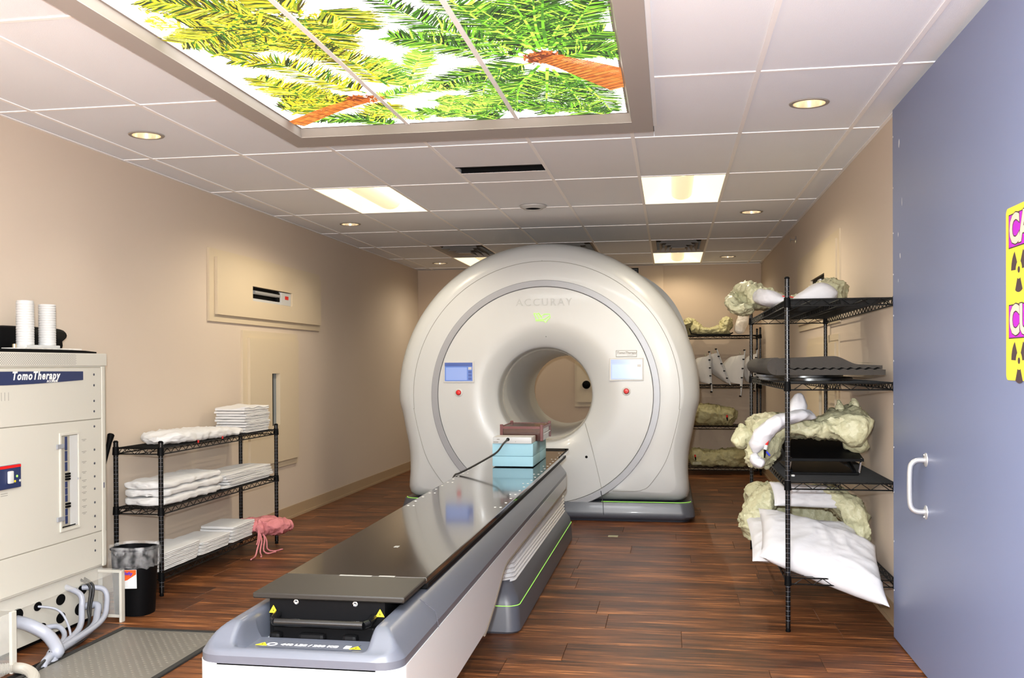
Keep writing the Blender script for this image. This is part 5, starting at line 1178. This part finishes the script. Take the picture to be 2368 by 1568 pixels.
def foam_layer(name, x0, x1, y0, y1, zlo, zhi, par, nx=72, ny=24):
    g1 = []; g2 = []
    for j in range(ny+1):
        y = y0+(y1-y0)*j/ny; g1.append([Vector((x0+(x1-x0)*i/nx, y, zhi(x0+(x1-x0)*i/nx, y))) for i in range(nx+1)]); g2.append([Vector((x0+(x1-x0)*i/nx, y, zlo(x0+(x1-x0)*i/nx, y))) for i in range(nx+1)])
    mb = MB().loft(g1, closed=False); mb.loft(g2, closed=False)
    lp = lambda g: g[0] + [r_[-1] for r_ in g[1:]] + list(reversed(g[-1][:-1])) + [r_[0] for r_ in reversed(g[1:-1])]
    mb.loft([lp(g1), lp(g2)])
    return mb.build(name, M_foam, par, smooth=40)
def tri_w(x, y): q = (x*22) % 1.0; return 2*abs(q-0.5)
foam_layer('lower_layer', 0.56, 1.12, 5.50, 6.95, lambda x, y: fz, lambda x, y: fz+0.026+0.009*tri_w(x, y), fm)
foam_layer('upper_layer', 0.555, 1.11, 5.53, 6.92, lambda x, y: fz+0.032+0.010*tri_w(x+0.006, y), lambda x, y: fz+0.052+0.042*smooth01((0.99-x)/0.13)+0.006*math.sin(x*9)+0.003*math.sin(y*5), fm)
MB().tube([(0.56, y_, fz+0.048) for y_ in (5.51, 6.0, 6.5, 6.93)], [0.0475]*4, 20).build('fold_roll', M_foam, fm, smooth=50)
tag(pillow('paper_label', [(0.985, 5.56, fz+0.068), (1.07, 5.56, fz+0.062), (1.06, 5.68, fz+0.063), (0.975, 5.70, fz+0.072)], 0.002, M_bag, 3, 0.0008, n=8), 'small cream paper scrap lying on the foam mat', 'paper')
# third tier: cushion over a black frame
bk = thing('tilt_frame', 'black adjustable frame under the draped cushion on the third tier', 'frame', (0.85, 6.0, s2))
MB().cbox(0.66, 1.02, 5.70, 6.35, s2+0.0, s2+0.014, 0.004).build('base', M_black, bk)
for x in (0.66, 1.0): MB().tube([(x, 5.72, s2+0.016), (x, 6.32, s2+0.15)], 0.012, 8).build('arm', M_black, bk)
MB().tube([(0.66, 5.95, s2+0.065), (1.0, 5.95, s2+0.065)], 0.008, 8).build('cross_bar', M_black, bk)
MB().prism([(0.64, 5.72, s2+0.075), (1.05, 5.72, s2+0.075), (1.05, 6.36, s2+0.175), (0.64, 6.36, s2+0.175)], (0, 0.003, 0.014)).build('plate', M_black, bk)
for x, y in ((0.645, 5.70), (1.02, 5.70)): MB().tube([(x, y, s2+0.016), (x+0.02, y+0.04, s2+0.09)], 0.006, 6).build('strut', M_chrome, bk)
for x in (0.63, 0.66): MB().lathe([(0.0005, 0), (0.010, 0.0), (0.010, 0.008), (0.0005, 0.01)], (x, 5.62, s2), 10).build('knob', M_plwhite, bk)
vc = thing('vacuum_cushion', 'large crumpled beige cushion draped over the black frame on the third tier', 'cushion', (0.8, 6.1, s2))
F3 = s2+0.185
lumpy('bag', [(0.44, 6.0, s2+0.15, 0.12, 0.08), (0.50, 5.98, s2+0.19, 0.22, 0.11), (0.60, 5.98, s2+0.24, 0.25, 0.085), (0.72, 5.98, F3+0.07, 0.26, 0.06), (0.84, 5.98, F3+0.06, 0.26, 0.055), (0.96, 5.98, F3+0.085, 0.26, 0.085), (1.04, 5.98, F3+0.085, 0.24, 0.09), (1.085, 5.98, F3+0.05, 0.12, 0.06)], M_bag, 71, 0.024, 9, side=(0, 1, 0), parent=vc)
lumpy('hanging_end', [(0.58, 5.78, s2+0.24, 0.08, 0.05), (0.53, 5.75, s2+0.16, 0.13, 0.07), (0.50, 5.76, s2+0.09, 0.15, 0.06), (0.50, 5.80, s2+0.045, 0.13, 0.04), (0.56, 5.84, s2+0.03, 0.06, 0.025)], M_bag, 72, 0.018, 10, side=(0.5, 1, 0), parent=vc)
lumpy('right_puff', [(0.90, 5.80, F3+0.03, 0.05, 0.05), (0.97, 5.79, F3+0.06, 0.10, 0.085), (1.05, 5.80, F3+0.065, 0.10, 0.09), (1.095, 5.82, F3+0.05, 0.05, 0.06)], M_bag, 73, 0.014, 8, side=(0, 1, 0), parent=vc)
lumpy('under_fold', [(0.98, 5.95, F3-0.02, 0.06, 0.03), (1.05, 5.95, F3-0.035, 0.12, 0.045), (1.10, 5.95, F3-0.005, 0.09, 0.04)], M_bag, 74, 0.010, 9, side=(0, 1, 0), parent=vc)
for q, (bx_, bz, h_) in enumerate(((0.95, F3+0.13, 0.10), (1.03, F3+0.15, 0.08), (0.40, s2+0.22, 0.05))):
    lumpy('peak', [(bx_, 5.95, bz-0.04, 0.06, 0.04), (bx_+0.01, 5.95, bz+h_*0.4, 0.05, 0.028), (bx_-0.005, 5.95, bz+h_, 0.012, 0.008)], M_bag, 76+q, 0.012, 12, side=(0, 1, 0), parent=vc)
lumpy('left_tab', [(0.50, 5.9, s2+0.16, 0.05, 0.03), (0.42, 5.88, s2+0.20, 0.07, 0.05), (0.37, 5.86, s2+0.14, 0.04, 0.04)], M_bag, 79, 0.01, 10, side=(0, 1, 0), parent=vc)
wc = thing('white_cloth', 'white cloth bunched over the beige cushion on the third tier', 'cloth', (0.7, 5.8, F3))
lumpy('drape', [(0.455, 5.62, s2+0.12, 0.035, 0.030), (0.475, 5.60, s2+0.19, 0.05, 0.045), (0.53, 5.60, s2+0.265, 0.07, 0.045), (0.62, 5.62, s2+0.315, 0.09, 0.04), (0.72, 5.66, s2+0.335, 0.10, 0.035), (0.80, 5.70, s2+0.315, 0.05, 0.02)], M_pillow, 81, 0.008, 7, side=(0.2, 1, 0), parent=wc)
lumpy('peak', [(0.68, 5.70, s2+0.32, 0.07, 0.05), (0.70, 5.71, s2+0.40, 0.06, 0.045), (0.705, 5.72, s2+0.455, 0.02, 0.018)], M_pillow, 82, 0.005, 8, side=(0, 1, 0), parent=wc)
lumpy('cuff', [(0.45, 5.585, s2+0.13, 0.02, 0.018), (0.46, 5.575, s2+0.09, 0.04, 0.03), (0.50, 5.57, s2+0.07, 0.03, 0.022)], M_pillow, 83, 0.006, 9, side=(0, 1, 0), parent=wc)
vv_ = thing('bag_valve', 'red and white valve with a black nozzle on the draped cushion', 'valve', (0.51, 5.56, s2+0.14))
MB().tube([(0.520, 5.565, s2+0.205), (0.512, 5.560, s2+0.175)], 0.009, 10).build('red_cap', M_red, vv_)
MB().tube([(0.512, 5.560, s2+0.175), (0.506, 5.558, s2+0.150)], 0.010, 10).build('white_body', M_plwhite, vv_)
MB().tube([(0.506, 5.558, s2+0.150), (0.502, 5.556, s2+0.105)], [0.008, 0.004], 10).build('nozzle', M_black, vv_)
MB().tube([(0.512, 5.553, s2+0.140), (0.530, 5.550, s2+0.118)], 0.005, 8).build('blue_clip', M_bluep, vv_)
# bottom tier: pillows and cushion behind
v3 = thing('vacuum_cushion', 'wrinkled beige cushion standing behind the pillows on the bottom tier', 'cushion', (0.8, 6.7, s1))
lumpy('bag', [(0.52, 6.62, s1+0.14, 0.10, 0.13), (0.57, 6.62, s1+0.17, 0.16, 0.17), (0.66, 6.64, s1+0.165, 0.16, 0.165), (0.80, 6.66, s1+0.15, 0.16, 0.15), (0.95, 6.66, s1+0.16, 0.16, 0.16), (1.05, 6.65, s1+0.13, 0.15, 0.13), (1.09, 6.64, s1+0.09, 0.08, 0.08)], M_bag, 91, 0.028, 9, zmin=s1, side=(0, 1, 0), parent=v3)
lumpy('left_lobe', [(0.49, 6.10, s1+0.05, 0.05, 0.05), (0.50, 6.15, s1+0.15, 0.12, 0.10), (0.54, 6.2, s1+0.26, 0.14, 0.08), (0.62, 6.25, s1+0.34, 0.12, 0.05), (0.68, 6.3, s1+0.35, 0.05, 0.03)], M_bag, 92, 0.022, 11, side=(0, 1, 0), parent=v3)
lumpy('right_lobe', [(0.80, 6.15, s1+0.33, 0.06, 0.05), (0.95, 6.15, s1+0.32, 0.14, 0.07), (1.05, 6.12, s1+0.24, 0.14, 0.08), (1.09, 6.08, s1+0.13, 0.10, 0.06), (1.10, 6.05, s1+0.07, 0.04, 0.03)], M_bag, 93, 0.02, 9, side=(0, 1, 0), parent=v3)
tag(pillow('pillow', [(0.44, 5.60, s1+0.03), (1.08, 5.66, s1+0.03), (1.06, 6.10, s1+0.16), (0.44, 6.10, s1+0.20)], 0.12, M_pillow, 12, 0.010, pinch=0.08, floor_z=s1), 'lower white pillow on the bottom tier, its edge showing at the left', 'pillow', 'white pillows')
tag(pillow('pillow', [(0.47, 5.46, s1+0.085), (1.09, 5.27, s1-0.12), (1.10, 5.68, s1+0.12), (0.50, 5.92, s1+0.28)], 0.17, M_pillow, 14, 0.012, pinch=0.10, scale=5.0), 'front white pillow lying over the edge of the bottom tier', 'pillow', 'white pillows')
tag(pillow('pillow', [(0.60, 6.02, s1+0.28), (1.0, 6.02, s1+0.27), (1.0, 6.12, s1+0.38), (0.58, 6.12, s1+0.41)], 0.07, M_pillow, 16, 0.008, pinch=0.10), 'rear white pillow peeking out behind the front pillow', 'pillow', 'white pillows')

# ================================================================ far shelf by the back wall
BX0, BX1, BY0, BY1 = -0.05, 1.115, 12.85, 13.33
SB = [0.09, 0.615, 1.135, 1.77]
wire_shelf('far_wire_shelf', 'far black wire shelf by the back wall, partly behind the machine', BX0, BX1, BY0, BY1, SB, 1.86, longaxis='x')
f4, f3, f2, f1 = [z+0.0055 for z in (SB[3], SB[2], SB[1], SB[0])]
vd = thing('vacuum_cushion', 'yellowish cushion with two raised ends on the top of the far shelf', 'cushion', (0.5, 13.05, f4))
lumpy('bag', [(0.20, 13.05, f4+0.11, 0.10, 0.10), (0.28, 13.05, f4+0.10, 0.17, 0.10), (0.38, 13.05, f4+0.055, 0.18, 0.055), (0.52, 13.05, f4+0.045, 0.18, 0.045), (0.64, 13.05, f4+0.065, 0.18, 0.065), (0.72, 13.05, f4+0.11, 0.17, 0.11), (0.77, 13.05, f4+0.10, 0.10, 0.10)], M_bagy, 101, 0.03, 8, zmin=f4, side=(0, 1, 0), parent=vd)
for q, x in enumerate((0.24, 0.71)): lumpy('puff', [(x-0.05, 13.0, f4+0.12, 0.08, 0.05), (x, 13.0, f4+0.17, 0.10, 0.06), (x+0.05, 13.0, f4+0.15, 0.07, 0.05)], M_bagy, 103+q, 0.02, 11, side=(0, 1, 0), parent=vd)
MB().tube([(0.24, 12.88, f4+0.09), (0.26, 12.87, f4+0.02), (0.34, 12.87, f4+0.006), (0.74, 12.87, f4+0.006), (0.78, 12.87, f4+0.03)], 0.008, 6).build('tray_wire', M_black, vd)
tag(lumpy('clear_shell', [(0.86, 13.02, f4+0.01, 0.08, 0.06), (0.88, 13.02, f4+0.10, 0.08, 0.07), (0.92, 13.02, f4+0.20, 0.07, 0.075), (0.96, 13.02, f4+0.265, 0.05, 0.05)], M_clearpl, 107, 0.01, 6, side=(0, 1, 0), zmin=f4), 'frosted clear plastic shell at the right of the top of the far shelf', 'plastic shell')
# thermoplastic masks: shell with rimmed sharp frame
def mask(label, xt, xb, drop, w, seed, top=0.42):
    """moulded mask: straight pinned frame edge facing us and a thin shell curving away to its left"""
    t = thing('mask_shell', label, 'immobilisation mask', ((xt+xb)/2, 13.0, f3), 'white mask shells')
    yb_ = 12.815; T_ = Vector((xt, yb_, f3+top)); B_ = Vector((xb, yb_, f3-drop))
    MB().tube([T_, B_], 0.009, 8).build('frame_edge', M_plwhite, t, smooth=50)
    n = 22; o_ = []; i_ = []
    for a in range(n+1):
        s_ = 0.10+0.86*a/n; c = T_.lerp(B_, s_); r1 = []; r2 = []
        for b in range(n+1):
            q = b/n*PI*0.62; f = (math.sin(PI*min(1, s_*0.92+0.06))**0.5)*(1.0 if s_ < 0.8 else 1-0.0*(s_-0.8))
            nz = 0.012*noise.noise(Vector((s_*5, b*0.3, seed)))
            p_ = Vector((c.x-w*f*math.sin(q), yb_+0.004+0.17*(1-math.cos(q)), max(c.z, f3+0.008) + (f3+0.22-c.z)*0.28*(b/n) if b else c.z)); p_.z = max(p_.z, f3+0.008) if b > 2 else p_.z
            p_.x += nz; r1.append(p_); r2.append(p_+Vector((0.003, 0.003, 0)))
        o_.append(r1); i_.append(r2)
    mb = MB().loft(o_, closed=False); mb.loft(i_, closed=False); mb.build('shell', M_mask, t, smooth=60)
    for k in range(6):
        q = T_.lerp(B_, k/5); MB().cyl((q.x-0.022, q.y-0.004, q.z), (q.x+0.004, q.y-0.004, q.z), 0.008, 8).build('pin', M_black, t)
    MB().tube([(xt-w*0.25, yb_+0.03, f3+top-0.02), (xt-w*0.2, yb_+0.03, f3+top-0.05)], 0.006, 6).build('tab', M_bag, t)
    return t
mask('first white mask shell from the machine on the far shelf', 0.490, 0.515, 0.085, 0.24, 1)
mask('leaning white mask shell, second from the machine', 0.575, 0.745, 0.005, 0.20, 2, 0.455)
mask('third white mask shell, with the longest point', 0.925, 0.872, 0.14, 0.27, 3, 0.44)
mask('white mask shell behind the tall shelf post, farthest right', 1.075, 1.045, 0.075, 0.16, 4, 0.45)
ve = thing('vacuum_cushion', 'olive-beige folded cushion on the third level of the far shelf', 'cushion', (0.55, 13.0, f2))
lumpy('bag', [(0.15, 13.0, f2+0.09, 0.10, 0.08), (0.28, 13.0, f2+0.115, 0.18, 0.115), (0.45, 13.0, f2+0.135, 0.19, 0.135), (0.62, 13.0, f2+0.12, 0.19, 0.12), (0.76, 13.0, f2+0.11, 0.18, 0.10), (0.815, 13.0, f2+0.09, 0.12, 0.08)], M_bagy, 111, 0.03, 8, zmin=f2, side=(0, 1, 0), parent=ve)
MB().tube([(0.70, 12.80, f2+0.14), (0.70, 12.795, f2+0.11)], 0.012, 8).build('red_cap', M_red, ve); MB().tube([(0.70, 12.795, f2+0.11), (0.703, 12.79, f2+0.07)], [0.011, 0.006], 8).build('nozzle', M_black, ve)
vf = thing('vacuum_cushion', 'long wrinkled olive-beige cushion on the lowest level of the far shelf', 'cushion', (0.6, 13.0, f1))
lumpy('bag', [(0.22, 13.0, f1+0.10, 0.10, 0.09), (0.32, 13.0, f1+0.11, 0.18, 0.11), (0.5, 13.0, f1+0.10, 0.19, 0.10), (0.7, 13.0, f1+0.11, 0.19, 0.11), (0.9, 13.0, f1+0.11, 0.18, 0.11), (1.05, 13.0, f1+0.08, 0.14, 0.08)], M_bagy, 121, 0.028, 8, zmin=f1, side=(0, 1, 0), parent=vf)
MB().tube([(0.30, 12.80, f1+0.16), (0.305, 12.795, f1+0.13)], 0.010, 8).build('red_cap', M_red, vf); MB().tube([(0.305, 12.795, f1+0.13), (0.31, 12.79, f1+0.09)], [0.010, 0.006], 8).build('nozzle', M_black, vf)
MB().cbox(0.27, 0.38, 12.79, 12.80, f1+0.035, f1+0.07, 0.002).build('paper_tag', M_bag, vf)
# small pale scrap on the floor in front of the machine
tag(MB().cbox(-0.51, -0.43, 8.10, 8.17, 0.0003, 0.0025, 0.001).build('paper_scrap', M_bag), 'small pale scrap on the floor in front of the machine', 'paper')

# ================================================================ shielded door, opened against the right wall
dr = thing('shield_door', 'blue-grey heavy open door at the right edge with a silver pull handle', 'door', (1.135, 4.2, 0.0))
DXF = 1.118-0.0
DX0 = 1.120
MB().cbox(DX0, DX0+0.024, 2.6, 5.325, 0.008, 2.70, 0.003).build('leaf', M_door, dr)
def hpt(y, z, o): return (DX0-o, y, z)
hq = catmull([hpt(4.665, 0.975, 0.0), hpt(4.665, 0.975, 0.035), hpt(4.665, 0.962, 0.058), hpt(4.665, 0.935, 0.068), hpt(4.665, 0.86, 0.070), hpt(4.665, 0.785, 0.068), hpt(4.665, 0.757, 0.058), hpt(4.665, 0.745, 0.035), hpt(4.665, 0.745, 0.0)], 5)
hd = MB().tube(hq, 0.0115, 12).build('pull_handle', M_satin, dr, smooth=60)
for z in (0.977, 0.743):
    fl_ = MB().lathe([(0.0005, -0.009), (0.022, -0.008), (0.031, -0.003), (0.032, 0.0)], (DX0, 4.665, z), 24, 'x').build('handle_flange', M_satin, hd, smooth=40)
    MB().lathe([(0.0005, -0.013), (0.005, -0.012), (0.006, -0.008)], (DX0, 4.665, z+(0.021 if z > 0.9 else -0.021)), 10, 'x').build('screw', M_chrome, hd)
zs = [2.56, 2.30, 2.07, 1.86, 1.65, 1.42, 1.2, 0.98, 0.75, 0.5, 0.25]
for z in zs: MB().lathe([(0.0005, -0.002), (0.004, -0.001), (0.005, 0.0)], (DX0, 5.31, z), 8, 'x').build('edge_rivet', M_scuff, dr)
rs_ = random.Random(4)
for (y, z, a, b) in ((5.18, 2.50, 0.016, 0.022), (5.20, 2.05, 0.008, 0.012), (5.16, 1.94, 0.010, 0.016), (5.20, 1.82, 0.006, 0.01), (5.12, 2.2, 0.006, 0.02)):
    MB().prism([(DX0-0.0003, y+a*math.cos(t)*rs_.uniform(0.6, 1.1), z+b*math.sin(t)*rs_.uniform(0.6, 1.1)) for t in [2*PI*k/9 for k in range(9)]], (0.0004, 0, 0)).build('scuff_mark', M_scuff, dr)
# caution sign
SY1, SY0, SZ0, SZ1 = 3.585, 3.03, 1.350, 1.925
sgn = thing('caution_sign', 'yellow radiation caution sign with purple word boxes on the blue-grey door', 'sign', (DX0-0.002, 3.3, SZ0))
bq = []
for cy, cz, a in ((SY0+0.02, SZ1-0.02, PI/2), (SY1-0.02, SZ1-0.02, 0), (SY1-0.02, SZ0+0.02, -PI/2), (SY0+0.02, SZ0+0.02, PI)):
    for k in range(7): t = a + (PI/2 - PI/2*k/6) if False else a + PI/2*(1-k/6); bq.append((DX0-0.003, cy+0.02*math.cos(t), cz+0.02*math.sin(t)))
bd = MB().prism(bq, (0.0028, 0, 0)).build('board', M_yellow, sgn)
def sgbox(y0, y1, z0, z1, m__, nm, off): return MB().box(DX0-0.003-off, DX0-0.0029, y0, y1, z0, z1).build(nm, m__, bd)
for zc_, word in ((1.845, 'CAUTION'), (1.545, 'CUIDADO')):
    sgbox(SY0+0.03, SY1-0.028, zc_-0.057, zc_+0.057, M_darkprint, 'word_border', 0.0004); sgbox(SY0+0.034, SY1-0.032, zc_-0.053, zc_+0.053, M_magenta, 'word_box', 0.0008)
    text_mesh('sign_outline', word, 0.132, (DX0-0.0042, SY1-0.040, zc_), (0, -1, 0), (0, 0, 1), M_darkprint, bd, depth=0.0002, bold=0.009, align='LEFT', space=1.0)
    text_mesh('sign_lettering', word, 0.132, (DX0-0.0047, SY1-0.040, zc_), (0, -1, 0), (0, 0, 1), M_pinkprint, bd, depth=0.0002, bold=0.005, align='LEFT', space=1.0)
for zc_ in (1.712, 1.415):
    for col in (0,):
        cy, R1, R0, rh = SY1-0.125, 0.095, 0.030, 0.018
        for a in (90, 210, 330) if False else (150, 30, 270):
            q = [(DX0-0.0034, cy+R0*math.cos(math.radians(a+s_)), zc_+R0*math.sin(math.radians(a+s_))) for s_ in range(-28, 29, 8)] + [(DX0-0.0034, cy+R1*0.62*math.cos(math.radians(a+s_))*1.25, zc_+R1*0.62*math.sin(math.radians(a+s_))*1.25) for s_ in range(28, -29, -8)]
            MB().prism(q, (0.0006, 0, 0)).build('trefoil_blade', M_darkprint, bd)
        MB().lathe([(0.0005, -0.0006), (rh*0.6, -0.0006), (rh*0.6, 0.0)], (DX0-0.003, cy, zc_), 16, 'x').build('trefoil_hub', M_darkprint, bd)

# small glowing surfaces need no light sampling of their own
for m_ in bpy.data.materials:
    if m_.name.startswith(('backlit_print_ink', 'green_light', 'screen_', 'lamp_glow', 'troffer_')):
        try: m_.cycles.emission_sampling = 'NONE'
        except Exception: pass
